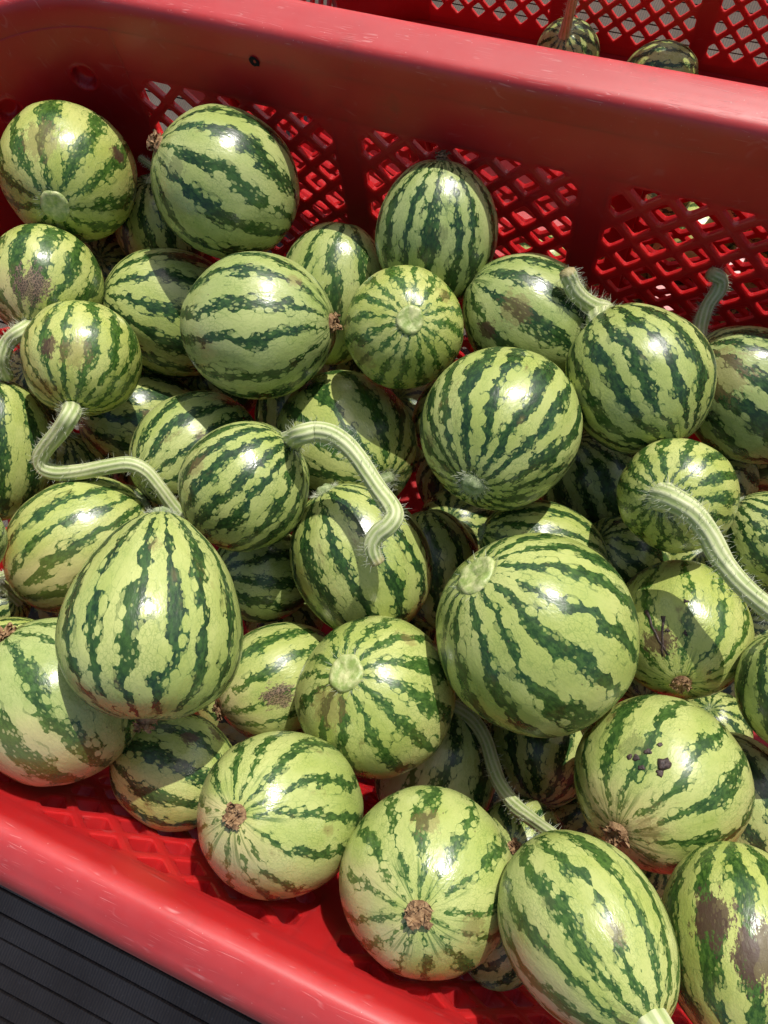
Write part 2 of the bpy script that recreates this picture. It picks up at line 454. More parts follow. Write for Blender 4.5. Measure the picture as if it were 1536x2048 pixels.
def lattice_mesh(width, z0, z1, name, TH):
    """diamond lattice with rounded, chamfered holes; local x along the wall, y outward, z up"""
    pc = 0.0218; inset = 0.0018; fr = 0.0017; ch = 0.0007
    vs = []; fs = []
    def clip(poly, ax, lim, sgn):
        outp = []
        for i in range(len(poly)):
            a, b = poly[i], poly[(i + 1) % len(poly)]
            da, db = sgn * (a[ax] - lim), sgn * (b[ax] - lim)
            if da <= 1e-9: outp.append(a)
            if (da < -1e-9 and db > 1e-9) or (da > 1e-9 and db < -1e-9):
                t = da / (da - db)
                outp.append((a[0] + (b[0] - a[0]) * t, a[1] + (b[1] - a[1]) * t))
        return outp
    def inset_poly(poly, d):
        n = len(poly); L = []
        for i in range(n):
            a, b = poly[i], poly[(i + 1) % n]
            ex, ey = b[0] - a[0], b[1] - a[1]; l = math.hypot(ex, ey)
            L.append((a[0] - ey / l * d, a[1] + ex / l * d, ex / l, ey / l))
        res = []
        for i in range(n):
            p, q = L[i - 1], L[i]
            den = p[2] * q[3] - p[3] * q[2]
            if abs(den) < 1e-6: return None
            t = ((q[0] - p[0]) * q[3] - (q[1] - p[1]) * q[2]) / den
            res.append((p[0] + p[2] * t, p[1] + p[3] * t))
        # must stay convex and same orientation, edges not flipped
        for i in range(n):
            a, b = res[i], res[(i + 1) % n]
            if (b[0] - a[0]) * L[i][2] + (b[1] - a[1]) * L[i][3] < 0.0008: return None
        return res
    def fillet(poly, r, k=3):
        res = []
        n = len(poly)
        for i in range(n):
            p, c, q = poly[i - 1], poly[i], poly[(i + 1) % n]
            v1 = Vector((p[0] - c[0], p[1] - c[1])); v2 = Vector((q[0] - c[0], q[1] - c[1]))
            l1, l2 = v1.length, v2.length; v1.normalize(); v2.normalize()
            ang = v1.angle(v2)
            t = min(r / math.tan(ang / 2), l1 * 0.45, l2 * 0.45)
            A = Vector(c) + v1 * t; B = Vector(c) + v2 * t
            grp = []
            for j in range(k):
                u = j / (k - 1)
                w = (1 - u) ** 2 * A + 2 * (1 - u) * u * Vector(c) + u * u * B
                grp.append((w.x, w.y))
            res.append(grp)
        return res
    def put(x, z, w):
        vs.append((x, DL * z + w, z)); return len(vs) - 1
    nx_ = int(width / pc) + 3; nz_ = int((z1 - z0) / pc) + 3
    zc = z1 - 0.004
    for j in range(-1, 2 * nz_ + 2):
        for i in range(-nx_, nx_ + 1):
            cx_ = (i + 0.5 * (j % 2)) * pc; cz_ = zc - j * pc / 2
            h = pc / 2
            poly = [(cx_ - h, cz_), (cx_, cz_ - h), (cx_ + h, cz_), (cx_, cz_ + h)]
            poly = clip(poly, 0, width / 2, 1); poly = clip(poly, 0, -width / 2, -1) if len(poly) > 2 else poly
            if len(poly) > 2: poly = clip(poly, 1, z1, 1)
            if len(poly) > 2: poly = clip(poly, 1, z0, -1)
            # drop duplicates
            cl = []
            for p_ in poly:
                if not cl or math.hypot(p_[0] - cl[-1][0], p_[1] - cl[-1][1]) > 1e-5: cl.append(p_)
            if len(cl) > 2 and math.hypot(cl[0][0] - cl[-1][0], cl[0][1] - cl[-1][1]) < 1e-5: cl.pop()
            if len(cl) < 3: continue
            area = sum(cl[k][0] * cl[(k + 1) % len(cl)][1] - cl[(k + 1) % len(cl)][0] * cl[k][1] for k in range(len(cl)))
            if area < 1e-7: continue
            hole = inset_poly(cl, inset)
            inner = inset_poly(cl, inset + ch * 0.9) if hole else None
            n = len(cl)
            if not inner:
                a = [put(x, z, ch * .0) for x, z in cl]; b = [put(x, z, TH) for x, z in cl]
                fs.append(tuple(a)); fs.append(tuple(reversed(b)))
                continue
            f0 = fillet(hole, fr); f1 = fillet(inner, fr)
            O = [put(x, z, 0.0) for x, z in cl]
            Hh = [[put(x, z, 0.0002) for x, z in grp] for grp in f0]
            I1 = [[put(x, z, ch) for x, z in grp] for grp in f1]
            I2 = [[put(x, z, TH) for x, z in grp] for grp in f0]
            B = [put(x, z, TH) for x, z in cl]
            for k in range(n):
                l = (k + 1) % n
                K = len(Hh[k])
                for m_ in range(K - 1):
                    fs.append((O[k], Hh[k][m_ + 1], Hh[k][m_]))
                    fs.append((B[k], I2[k][m_], I2[k][m_ + 1]))
                fs.append((O[k], O[l], Hh[l][0], Hh[k][-1]))
                fs.append((B[l], B[k], I2[k][-1], I2[l][0]))
            def loop(gr): return [v for g_ in gr for v in g_]
            A0, A1, A2 = loop(Hh), loop(I1), loop(I2)
            for ra, rb in ((A0, A1), (A1, A2)):
                for k in range(len(ra)):
                    l = (k + 1) % len(ra)
                    fs.append((ra[k], ra[l], rb[l], rb[k]))
    me = bpy.data.meshes.new(name)
    me.from_pydata(vs, [], fs)
    me.materials.append(M_RED)
    me.update()
    return me

RIBX = (-0.172, -0.038, 0.096)
RW = 0.0125
BAYS_LONG = []
edges = [X0 + CW] + [v for x in RIBX for v in (x - RW / 2, x + RW / 2)] + [X1 - CW]
for i in range(0, len(edges), 2): BAYS_LONG.append((edges[i], edges[i + 1]))
RIBY = (0.18,)
edges = [CW] + [v for y in RIBY for v in (y - RW / 2, y + RW / 2)] + [Y1 - CW]
BAYS_SHORT = [(edges[i], edges[i + 1]) for i in range(0, len(edges), 2)]

LAT = {}
def lattice(width, ZB, ZT, thick):
    k = (round(width, 3), ZB, ZT, thick)
    if k not in LAT: LAT[k] = lattice_mesh(width, ZB, ZT, "lattice_panel", thick)
    return LAT[k]

def rib_mesh(ZB, ZT):
    prof = [(-RW / 2, 0.0), (RW / 2, 0.0), (RW / 2, 0.0085), (-RW / 2, 0.0085)]
    vs = []; fs = []
    zz = np.linspace(ZB, ZT, 6)
    for z in zz:
        for x, w in prof: vs.append((x, DL * z + w, z))
    n = len(prof)
    for i in range(len(zz) - 1):
        for k in range(n):
            l = (k + 1) % n
            fs.append((i * n + k, i * n + l, (i + 1) * n + l, (i + 1) * n + k))
    fs.append(tuple(range(n - 1, -1, -1))); fs.append(tuple((len(zz) - 1) * n + k for k in range(n)))
    me = bpy.data.meshes.new("rib"); me.from_pydata(vs, [], fs); me.materials.append(M_RED); me.update()
    return me

def corner_pts(ci):
    """dense points of one corner, starting on the flat wall before it"""
    cs = [((X1 - RC, RC), -90), ((X1 - RC, Y1 - RC), 0), ((X0 + RC, Y1 - RC), 90), ((X0 + RC, RC), 180)]
    (ccx, ccy), a0 = cs[ci]
    P = []
    flat = CW - RC
    a = math.radians(a0)
    tx, ty = -math.sin(a), math.cos(a)
    nf = max(2, int(flat / 0.0015))
    for k in range(nf, 0, -1):
        d = flat * k / nf
        P.append((ccx + RC * math.cos(a) - tx * d, ccy + RC * math.sin(a) - ty * d, math.cos(a), math.sin(a)))
    na = 130
    for k in range(na + 1):
        b = math.radians(a0 + 90.0 * k / na)
        P.append((ccx + RC * math.cos(b), ccy + RC * math.sin(b), math.cos(b), math.sin(b)))
    b = math.radians(a0 + 90); tx, ty = -math.sin(b), math.cos(b)
    for k in range(1, nf + 1):
        d = flat * k / nf
        P.append((ccx + RC * math.cos(b) + tx * d, ccy + RC * math.sin(b) + ty * d, math.cos(b), math.sin(b)))
    return P

RIM_TOP = -0.016
def corner_mesh(ci, ZF):
    P = corner_pts(ci)
    arc = [0.0]
    for i in range(1, len(P)): arc.append(arc[-1] + math.hypot(P[i][0] - P[i - 1][0], P[i][1] - P[i - 1][1]))
    zin = list(np.linspace(RIM_TOP, -0.074, 60)) + list(np.linspace(-0.085, ZF, 12))
    vs = []; fs = []
    nz = len(zin)
    tot = arc[-1]
    for i, (x, y, nx_, ny_) in enumerate(P):
        for z in zin:
            o = DL * z
            for (da, dz) in ((0.205 * tot, -0.046), (0.555 * tot, -0.052)):
                r = math.hypot(arc[i] - da, z - dz) / 0.0070
                if r < 1.25:
                    t = min(1.0, max(0.0, (1.08 - r) / 0.34)); t = t * t * (3 - 2 * t)
                    o += 0.0062 * t - 0.0008 * math.exp(-((r - 1.08) / 0.12) ** 2)
            vs.append((x + nx_ * o, y + ny_ * o, z))
    nin = len(vs)
    for i, (x, y, nx_, ny_) in enumerate(P):
        for z in (RIM_TOP, ZF):
            o = DL * z + WT + 0.0036
            vs.append((x + nx_ * o, y + ny_ * o, z))
    for i in range(len(P) - 1):
        for k in range(nz - 1):
            fs.append((i * nz + k, i * nz + k + 1, (i + 1) * nz + k + 1, (i + 1) * nz + k))
        a = nin + 2 * i
        fs.append((a, a + 2, a + 3, a + 1))
        fs.append((i * nz, (i + 1) * nz, a + 2, a))
        fs.append((i * nz + nz - 1, a + 1, a + 3, (i + 1) * nz + nz - 1))
    e = len(P) - 1
    fs.append(tuple([k for k in range(nz)][::-1] + [nin, nin + 1]))
    fs.append(tuple([e * nz + k for k in range(nz)] + [nin + 2 * e + 1, nin + 2 * e]))
    return vs, fs

PER = perim(0.012, 18)
rim_prof = [(DL * RIM_TOP, RIM_TOP), (DL * -0.014, -0.014), (DL * -0.009, -0.009), (-0.0009, -0.0065), (-0.0002, -0.0032), (0.0012, -0.0010), (0.0034, 0.0), (0.0062, -0.0002),
            (0.0100, -0.0010), (0.0122, -0.0017), (0.0134, -0.0024), (0.0150, -0.0028), (0.0185, -0.0050), (0.0215, -0.0082), (0.0236, -0.0120), (0.0246, -0.0165), (0.0250, -0.0300),
            (0.0226, -0.0300), (0.0218, -0.0160), (0.0190, -0.0098), (0.0140, -0.0066), (0.0085, -0.0060), (0.0052, -0.0095), (DL * RIM_TOP + WT, RIM_TOP)]
rim_data = sweep(PER, rim_prof, True, 0.0009, True)

def build_crate(ox, oy, zrim, height, label, group):
    ZF = -height; ZB = ZF + 0.007
    root = empty("plastic_crate", (ox, oy, GZ + 0.001), label, "crate", group)
    up = Vector((0, 0, zrim - root.location.z))
    corner_data = [corner_mesh(i, ZF) for i in range(4)]
    RIBS = {ZL: rib_mesh(ZB, ZL), ZL_NEAR: rib_mesh(ZB, ZL_NEAR)}
    def part(name, data, smooth=True, rotz=0.0, loc=(0, 0, 0)):
        if isinstance(data, tuple):
            o = mesh_obj(name, data[0], data[1], M_RED, root, smooth, None, 35 if name == 'rim' else 0)
        else:
            o = link(bpy.data.objects.new(name, data), root)
        o.location = up + Vector(loc); o.rotation_euler = (0, 0, rotz)
        return o
    part("rim", rim_data)["wear_and_sheen"] = 1.0
    for cd in corner_data: part("corner_post", cd)
    def band(z0, z1, thick):
        return [(DL * z1, z1), (DL * z0, z0), (DL * z0 + thick, z0), (DL * z1 + thick, z1)]
    # straight pieces: (start, end, outward rotation, location)
    sides = [((X0 + CW, X1 - CW), lambda u: (u, Y1, 0), 0.0, BAYS_LONG, RIBX, ZL),
             ((X0 + CW, X1 - CW), lambda u: (u, 0, 0), math.pi, BAYS_LONG, RIBX, ZL_NEAR),
             ((CW, Y1 - CW), lambda u: (X0, u, 0), math.pi / 2, BAYS_SHORT, RIBY, ZL),
             ((CW, Y1 - CW), lambda u: (X1, u, 0), -math.pi / 2, BAYS_SHORT, RIBY, ZL)]
    for (a, b), f, rz, bays, ribs, ZT in sides:
        half = (b - a) / 2; mid = (a + b) / 2
        for nm, z0, z1 in (("upper_band", ZT, RIM_TOP), ("lower_band", ZF, ZB)):
            vs = []; fs = []
            pr = band(z0, z1, 0.0060)
            ns = 16
            for i in range(ns + 1):
                x = -half + 2 * half * i / ns
                vs += [(x, o, z) for o, z in pr]
            for i in range(ns):
                for k in range(4):
                    l = (k + 1) % 4
                    fs.append((i * 4 + k, i * 4 + l, i * 4 + 4 + l, i * 4 + 4 + k))
            fs.append((3, 2, 1, 0)); fs.append(tuple(ns * 4 + k for k in range(4)))
            part(nm, (vs, fs), False, rz, f(mid))
        for (u0, u1) in bays:
            part("lattice_panel", lattice(u1 - u0, ZB, ZT, 0.0078 if (ZT == ZL_NEAR and zrim == 0.0) else 0.0034), False, rz, f((u0 + u1) / 2))
        for u in ribs:
            part("rib", RIBS[ZT], False, rz, f(u))
    # floor plate inside the walls
    o = DL * ZF
    P = perim(0.05, 8)
    vs = [(x + nx_ * (o + WT * .5), y + ny_ * (o + WT * .5), ZF) for x, y, nx_, ny_ in P] + [(x + nx_ * (o + WT * .5), y + ny_ * (o + WT * .5), ZF - 0.006) for x, y, nx_, ny_ in P]
    n = len(P)
    fs = [tuple(range(n)), tuple(range(2 * n - 1, n - 1, -1))] + [(i, i + n, (i + 1) % n + n, (i + 1) % n) for i in range(n)]
    part("crate_floor", (vs, fs), False)
    return root, up

crate, crate_up = build_crate(0.0, 0.0, 0.0, 0.343, "scuffed red lattice crate heaped with small watermelons, in the foreground", "red plastic crates")
crate2, _ = build_crate(0.012, 0.409, -0.050, 0.294, "red lattice crate behind the full one, with only a few melons on its floor", "red plastic crates")

# small hole in the front crate's back wall, its shade painted as a black disc
def nail_hole():
    x, z = -0.2165, -0.0165
    vs = []; fs = []
    n = 14
    for ring, (r, w) in enumerate(((0.0030, -0.0004), (0.0024, -0.0009), (0.0017, -0.0003), (0.0004, 0.0001))):
        for k in range(n):
            a = 2 * math.pi * k / n
            rr = r * (1 + 0.22 * noise.noise((math.cos(a) * 2, math.sin(a) * 2, ring * .3)))
            vs.append((x + rr * math.cos(a), Y1 + DL * z + w, z + rr * math.sin(a)))
    for ring in range(3):
        for k in range(n):
            l = (k + 1) % n
            fs.append((ring * n + k, ring * n + l, ring * n + n + l, ring * n + n + k))
    fs.append(tuple(3 * n + k for k in range(n)))
    o = mesh_obj("nail_hole", vs, fs, M_HOLE_SHADE, crate)
    o.location = crate_up
nail_hole()

# ------------------------------------------------------------------ watermelons
# id: centre, radius, length ratio, stem axis, stripes, width, tone, egg, marks(x,y,z,size,kind), ground spot, peduncle(radius, path), stem scar, blossom
MELONS={
'A':((-0.3267,0.2987,-0.0633),0.0374,1.030,(0.4385,-0.7904,0.4279),9,0.40,0.80,0.00,[(-0.8066,-0.0732,0.5866,0.4000,1.0000),(-0.4306,0.8685,0.2457,0.1700,2.0000)],None,None,'clean',False),
'B':((-0.2282,0.3137,-0.0583),0.0381,1.060,(0.7357,0.0958,-0.6704),10,0.40,-0.30,0.03,[(-0.3636,0.5529,-0.7498,0.2200,3.0000)],None,None,None,True),
'C':((-0.3013,0.3141,-0.1237),0.0296,1.100,(-0.0533,0.4092,0.9109),10,0.50,0.00,0.00,[],None,(0.0026,[(-0.3019,0.3358,-0.0982),(-0.3072,0.3362,-0.0927),(-0.3124,0.3371,-0.0892)]),None,False),
'D':((-0.2599,0.2550,-0.1122),0.0377,1.120,(-0.6598,-0.2972,0.6902),11,0.46,0.00,0.02,[],None,None,None,False),
'E':((-0.1761,0.2401,-0.0578),0.0366,1.070,(-0.9506,-0.2991,-0.0834),12,0.36,-0.50,0.00,[(0.6735,0.2443,-0.6976,0.1600,1.0000)],None,None,None,True),
'F':((-0.1642,0.2899,-0.1022),0.0320,1.250,(-0.0243,0.7925,0.6094),9,0.36,-0.20,0.00,[],None,None,None,False),
'G':((-0.1038,0.2601,-0.0570),0.0295,1.040,(0.3213,-0.2625,0.9099),13,0.46,0.80,0.02,[(0.7180,-0.5440,0.4342,0.3400,1.0000),(-0.6051,0.4402,0.6634,0.2200,1.0000)],None,None,'clean',False),
'H':((-0.1101,0.3209,-0.0684),0.0321,1.150,(0.1119,-0.7098,-0.6954),13,0.44,-0.70,0.03,[(-0.9150,0.3615,-0.1793,0.1600,3.0000)],None,None,None,True),
'I':((-0.0489,0.2953,-0.0830),0.0319,1.200,(0.8912,-0.1304,-0.4346),10,0.42,-0.60,0.00,[(-0.8217,0.1432,-0.5516,0.2000,2.0000),(-0.6160,0.6425,-0.4559,0.3200,1.0000)],None,None,None,False),
'J':((-0.0416,0.2236,-0.0527),0.0363,1.070,(-0.0273,-0.9044,0.4257),14,0.52,0.20,0.00,[(-0.2056,-0.6684,0.7148,0.1200,1.0000)],None,None,'fuzz',False),
'K':((0.0094,0.2696,-0.0610),0.0330,1.070,(-0.7346,0.6764,0.0522),13,0.52,-0.10,0.04,[(0.9932,-0.1126,-0.0295,0.0700,1.0000)],None,(0.0048,[(-0.0145,0.3002,-0.0638),(-0.0225,0.2985,-0.0581),(-0.0302,0.2992,-0.0519),(-0.0341,0.3017,-0.0473),(-0.0367,0.3035,-0.0432)]),None,True),
'L':((0.0650,0.2955,-0.0982),0.0319,1.200,(-0.8628,0.2318,0.4492),11,0.50,-0.80,0.00,[(0.6078,0.2959,0.7369,0.5000,1.0000)],None,(0.0042,[(0.0324,0.3132,-0.0911),(0.0315,0.3237,-0.0929),(0.0317,0.3338,-0.0909),(0.0341,0.3416,-0.0877),(0.0331,0.3455,-0.0836),(0.0269,0.3449,-0.0791)]),None,False),
'M':((-0.3099,0.2321,-0.0665),0.0308,1.030,(0.3477,-0.9054,0.2434),11,0.58,0.60,0.00,[(-0.6758,0.2293,0.7005,0.4200,4.0000)],(-0.1061,-0.3235,0.9403),(0.0045,[(-0.2946,0.1967,-0.0501),(-0.3005,0.1900,-0.0522),(-0.3024,0.1804,-0.0558),(-0.3041,0.1746,-0.0671)]),None,True),
'N':((-0.2617,0.1958,-0.0600),0.0299,1.020,(0.3536,-0.9239,0.1464),13,0.46,0.90,0.00,[(-0.9222,-0.0666,0.3808,0.2200,2.0000),(-0.8245,0.3422,0.4507,0.3600,1.0000)],None,(0.0043,[(-0.2409,0.1622,-0.0435),(-0.2458,0.1538,-0.0483),(-0.2532,0.1451,-0.0546),(-0.2570,0.1389,-0.0592),(-0.2546,0.1352,-0.0626),(-0.2465,0.1360,-0.0643),(-0.2350,0.1406,-0.0640),(-0.2225,0.1468,-0.0625),(-0.2118,0.1519,-0.0629),(-0.2038,0.1517,-0.0659),(-0.1963,0.1472,-0.0707),(-0.1903,0.1423,-0.0773),(-0.1844,0.1380,-0.0837),(-0.1813,0.1351,-0.0976)]),None,False),
'O':((-0.3044,0.1381,-0.0860),0.0297,1.350,(-0.1560,0.8817,0.4453),9,0.44,0.40,0.00,[],None,None,'fuzz',False),
'P':((-0.2664,0.1926,-0.1430),0.0337,1.150,(0.7305,0.3373,-0.5938),10,0.55,0.00,0.00,[(0.3719,0.9269,-0.0505,0.1500,1.0000)],None,None,None,False),
'Q':((-0.2009,0.1772,-0.0986),0.0313,1.200,(0.2953,0.7863,-0.5427),11,0.42,-0.10,0.00,[(0.7925,0.5533,-0.2565,0.1200,1.0000)],None,None,None,False),
'R':((-0.1474,0.1596,-0.0568),0.0308,1.030,(0.4952,0.8341,0.2432),14,0.55,0.10,0.00,[(0.8949,-0.4347,-0.1008,0.2000,1.0000)],None,(0.0046,[(-0.1198,0.1843,-0.0268),(-0.1143,0.1876,-0.0264),(-0.1071,0.1887,-0.0268),(-0.0993,0.1868,-0.0280),(-0.0921,0.1828,-0.0284),(-0.0844,0.1770,-0.0283),(-0.0767,0.1710,-0.0271),(-0.0698,0.1661,-0.0245),(-0.0665,0.1622,-0.0229),(-0.0674,0.1577,-0.0226),(-0.0703,0.1537,-0.0238),(-0.0716,0.1493,-0.0255),(-0.0703,0.1458,-0.0275),(-0.0674,0.1428,-0.0299)]),None,False),
'S':((-0.1275,0.2111,-0.1125),0.0387,1.100,(0.8098,-0.4306,0.3985),11,0.48,0.30,0.00,[],None,None,'fuzz',False),
'T':((-0.1217,0.2753,-0.2353),0.0333,1.100,(-0.3050,0.0750,0.9494),11,0.50,0.00,0.00,[],None,None,None,False),
'U':((-0.2328,0.1066,-0.0860),0.0338,1.180,(0.5332,0.8374,-0.1205),12,0.42,0.40,0.00,[],(0.4432,0.6786,-0.5857),None,'fuzz',False),
'V':((-0.1358,0.0912,0.0006),0.0331,1.230,(-0.3816,0.9236,-0.0373),13,0.42,0.10,0.27,[(0.8105,0.2938,0.5067,0.1200,1.0000)],None,None,'fuzz',True),
'W':((-0.0887,0.1496,-0.0885),0.0342,1.150,(-0.6718,0.6090,0.4217),11,0.44,0.10,0.06,[],None,None,'fuzz',False),
'X':((-0.1431,0.1271,-0.1154),0.0260,1.100,(-0.5264,-0.3531,0.7734),10,0.50,-0.60,0.00,[],None,None,None,False),
'Y':((-0.0597,0.1646,-0.1388),0.0262,1.300,(-0.4307,0.8258,0.3641),10,0.42,0.20,0.00,[],None,None,None,False),
'Z':((0.0027,0.1401,-0.0507),0.0420,1.020,(-0.6923,0.2392,0.6809),12,0.46,0.20,0.00,[],None,None,'clean',False),
'AA':((-0.0070,0.1862,-0.0937),0.0230,1.350,(-0.9656,-0.1232,0.2288),12,0.50,0.30,0.00,[],None,None,'fuzz',False),
'AB':((0.0061,0.2423,-0.1407),0.0298,1.100,(-0.5205,0.3468,0.7803),11,0.50,-0.60,0.00,[],None,None,None,False),
'AC':((0.0409,0.2196,-0.0572),0.0252,1.020,(-0.2681,-0.4119,0.8709),12,0.50,0.60,0.00,[],None,(0.0047,[(0.0372,0.2068,-0.0285),(0.0452,0.2040,-0.0278),(0.0528,0.1983,-0.0287),(0.0600,0.1906,-0.0299),(0.0680,0.1838,-0.0290),(0.0759,0.1795,-0.0296),(0.0868,0.1750,-0.0310)]),None,False),
'AD':((0.0917,0.2221,-0.0902),0.0231,1.100,(-0.8513,0.5052,0.1415),14,0.55,-0.20,0.00,[],None,None,'fuzz',False),
'AE':((0.0331,0.2007,-0.1249),0.0232,1.100,(-0.6307,0.0637,0.7734),11,0.50,0.00,0.00,[],None,None,None,False),
'AF':((0.0636,0.1697,-0.0876),0.0300,1.120,(-0.0845,0.7895,-0.6080),11,0.30,0.60,0.00,[(0.4207,-0.4538,-0.7856,0.3000,2.0000),(0.2936,-0.8323,0.4702,0.4000,2.0000)],None,None,None,True),
'AG':((0.1083,0.1551,-0.0624),0.0225,1.150,(-0.5610,0.7497,0.3511),10,0.50,-0.20,0.00,[],None,None,None,False),
'AH':((0.1044,0.1875,-0.1280),0.0186,1.100,(-0.6372,0.0233,0.7704),11,0.50,0.00,0.00,[],None,None,None,False),
'AI':((0.0697,0.1021,-0.0700),0.0349,1.030,(0.3935,0.6746,-0.6246),12,0.36,0.10,0.00,[(0.7711,-0.3493,-0.5323,0.2200,3.0000),(0.2863,0.2680,-0.9199,0.2000,1.0000)],(-0.2172,0.0458,-0.9751),None,'fuzz',True),
'AJ':((-0.0545,0.0914,-0.0695),0.0354,1.020,(-0.2748,0.1390,0.9514),11,0.42,0.30,0.00,[(0.4344,-0.0919,0.8960,0.3300,1.0000),(-0.6953,0.3871,0.6056,0.1600,1.0000)],None,None,'clean',False),
'AK':((-0.1080,0.0801,-0.1021),0.0286,1.150,(0.5727,0.7263,-0.3802),12,0.34,0.20,0.00,[(0.7314,0.6267,-0.2690,0.3000,4.0000)],(0.0558,0.1141,-0.9919),None,None,True),
'AL':((-0.1716,0.0429,-0.0251),0.0331,1.050,(0.6728,-0.5135,-0.5327),9,0.32,-0.60,0.00,[],(-0.9078,0.2375,0.3457),None,None,True),
'AM':((-0.1236,0.0305,-0.0551),0.0244,1.150,(-0.9848,0.0106,0.1734),9,0.42,0.10,0.00,[(0.6946,0.7115,-0.1064,0.2000,2.0000),(0.2712,0.8736,-0.4040,0.2000,2.0000)],None,None,None,False),
'AN':((-0.0669,0.0378,-0.0323),0.0307,1.320,(0.1696,-0.0110,-0.9855),12,0.32,0.10,0.03,[(0.1613,0.8574,-0.4887,0.1000,1.0000)],(-0.5943,-0.1532,-0.7896),None,None,True),
'AO':((-0.0060,0.0382,-0.0281),0.0322,1.050,(-0.0511,0.1198,-0.9915),12,0.30,0.10,0.02,[(0.7565,-0.2312,-0.6117,0.2200,1.0000),(0.0267,0.5574,-0.8298,0.2000,1.0000)],(-0.5962,-0.5546,-0.5805),None,None,True),
'AP':((0.0474,0.0493,-0.0017),0.0262,1.240,(0.6779,-0.4340,0.5934),12,0.42,0.20,0.05,[(-0.6363,-0.7696,-0.0530,0.1300,3.0000),(-0.8310,-0.3149,0.4585,0.1600,1.0000)],(0.3711,-0.9096,0.1867),(0.0058,[(0.0732,0.0304,-0.0075),(0.0702,0.0256,-0.0078),(0.0659,0.0201,-0.0079)]),None,False),
'AQ':((0.1010,0.0607,-0.0296),0.0267,1.250,(-0.2375,0.8959,-0.3756),10,0.55,0.70,0.03,[(0.7956,-0.6027,0.0617,0.3600,2.0000),(0.9591,-0.1485,-0.2410,0.4200,2.0000)],None,None,None,False),
'AR':((0.1133,0.1076,-0.1118),0.0258,1.150,(-0.6191,0.7848,0.0265),10,0.50,-0.30,0.00,[],None,None,'fuzz',False),
'AS':((-0.0211,0.0673,-0.1217),0.0302,1.150,(-0.0583,0.9310,0.3602),9,0.34,-0.80,0.00,[],(0.8659,-0.4995,0.0281),(0.0035,[(-0.0175,0.0983,-0.1057),(-0.0103,0.0961,-0.1037),(-0.0025,0.0901,-0.0994),(0.0040,0.0814,-0.0933),(0.0101,0.0747,-0.0856),(0.0181,0.0699,-0.0780),(0.0263,0.0680,-0.0678),(0.0340,0.0670,-0.0530),(0.0409,0.0657,-0.0439)]),None,False),
'AT':((0.0248,0.0972,-0.1380),0.0274,1.100,(0.2255,-0.8904,0.3955),10,0.50,-0.10,0.00,[],None,None,None,False),
'AU':((0.0279,0.0530,-0.1028),0.0209,1.100,(0.1963,-0.0276,-0.9802),11,0.50,0.00,0.00,[],None,None,None,True),
'AV':((0.0560,0.0687,-0.1620),0.0210,1.100,(0.2038,0.6232,0.7550),11,0.50,0.00,0.00,[],None,None,None,False),
'AY':((-0.2758,0.0587,-0.1095),0.0151,1.100,(0.7431,0.5008,0.4439),11,0.50,0.00,0.00,[],None,(0.0028,[(-0.2700,0.0734,-0.0890),(-0.2653,0.0776,-0.0871),(-0.2617,0.0792,-0.0876)]),None,False),
'BA':((-0.0723,0.2412,-0.2150),0.0328,1.100,(-0.3413,0.2135,0.9154),11,0.50,0.00,0.00,[],None,None,None,False),
'BB':((-0.2551,0.2455,-0.1841),0.0315,1.100,(0.1257,-0.1872,0.9742),11,0.50,0.00,0.00,[],None,None,None,False),
'BC':((-0.3333,0.1921,-0.1322),0.0253,1.100,(0.2097,0.0174,0.9776),11,0.50,0.00,0.00,[],None,None,None,False),
'BD':((0.0713,0.2160,-0.1461),0.0216,1.100,(-0.1462,0.1058,0.9836),11,0.50,0.00,0.00,[],None,None,None,False),
'BE':((0.1013,0.1356,-0.1471),0.0203,1.100,(-0.3256,0.3672,0.8713),11,0.50,0.00,0.00,[],None,None,None,False),
'BF':((-0.1757,0.2907,-0.1711),0.0337,1.100,(0.1876,0.0626,0.9802),11,0.50,0.00,0.00,[],None,None,None,False),
'BG':((-0.3440,0.2825,-0.1558),0.0310,1.100,(0.3005,-0.0123,0.9537),11,0.50,0.00,0.00,[],None,None,None,False),
'BH':((0.0683,0.2656,-0.1455),0.0221,1.100,(-0.3539,-0.0559,0.9336),11,0.50,0.00,0.00,[],None,None,None,False),
'BJ':((0.0972,0.0620,-0.1364),0.0212,1.100,(-0.2897,0.3760,0.8802),11,0.50,0.00,0.00,[],None,None,None,False),
'BK':((-0.2795,0.0752,-0.1516),0.0291,1.100,(0.2594,0.2297,0.9380),11,0.50,0.00,0.00,[],None,None,None,False),
'BL':((-0.0589,0.1994,-0.1779),0.0267,1.100,(-0.1502,-0.0757,0.9857),11,0.50,0.00,0.00,[],None,None,None,False),
'F0':((-0.2680,0.0420,-0.0550),0.0290,1.080,(-0.5114,-0.8446,-0.1584),11,0.45,0.20,0.02,[],None,None,None,False),  # this and the next melon were added to block sun from the mat
'F1':((-0.2160,0.0400,-0.0520),0.0245,1.080,(0.3457,0.9340,0.0902),12,0.50,0.50,0.02,[],None,None,None,False),
'F3':((0.1016,0.1638,-0.1987),0.0327,1.105,(-0.1578,-0.9250,-0.3457),13,0.55,-0.10,0.02,[],None,None,None,False),
'F7':((-0.1431,0.1144,-0.1790),0.0251,1.063,(0.1543,0.3386,0.9282),10,0.40,-0.40,0.02,[],None,None,None,False),
'F9':((-0.1919,0.2368,-0.1848),0.0251,1.180,(0.4459,-0.8895,-0.1000),11,0.45,0.20,0.02,[],None,None,None,False),
'F22':((0.1004,0.3067,-0.1663),0.0298,1.132,(0.6934,0.3903,0.6057),13,0.55,-0.10,0.02,[],None,None,None,False),
'F24':((-0.0193,0.0784,-0.1829),0.0305,1.137,(0.1967,-0.6916,-0.6950),10,0.40,-0.40,0.02,[],None,None,None,False),
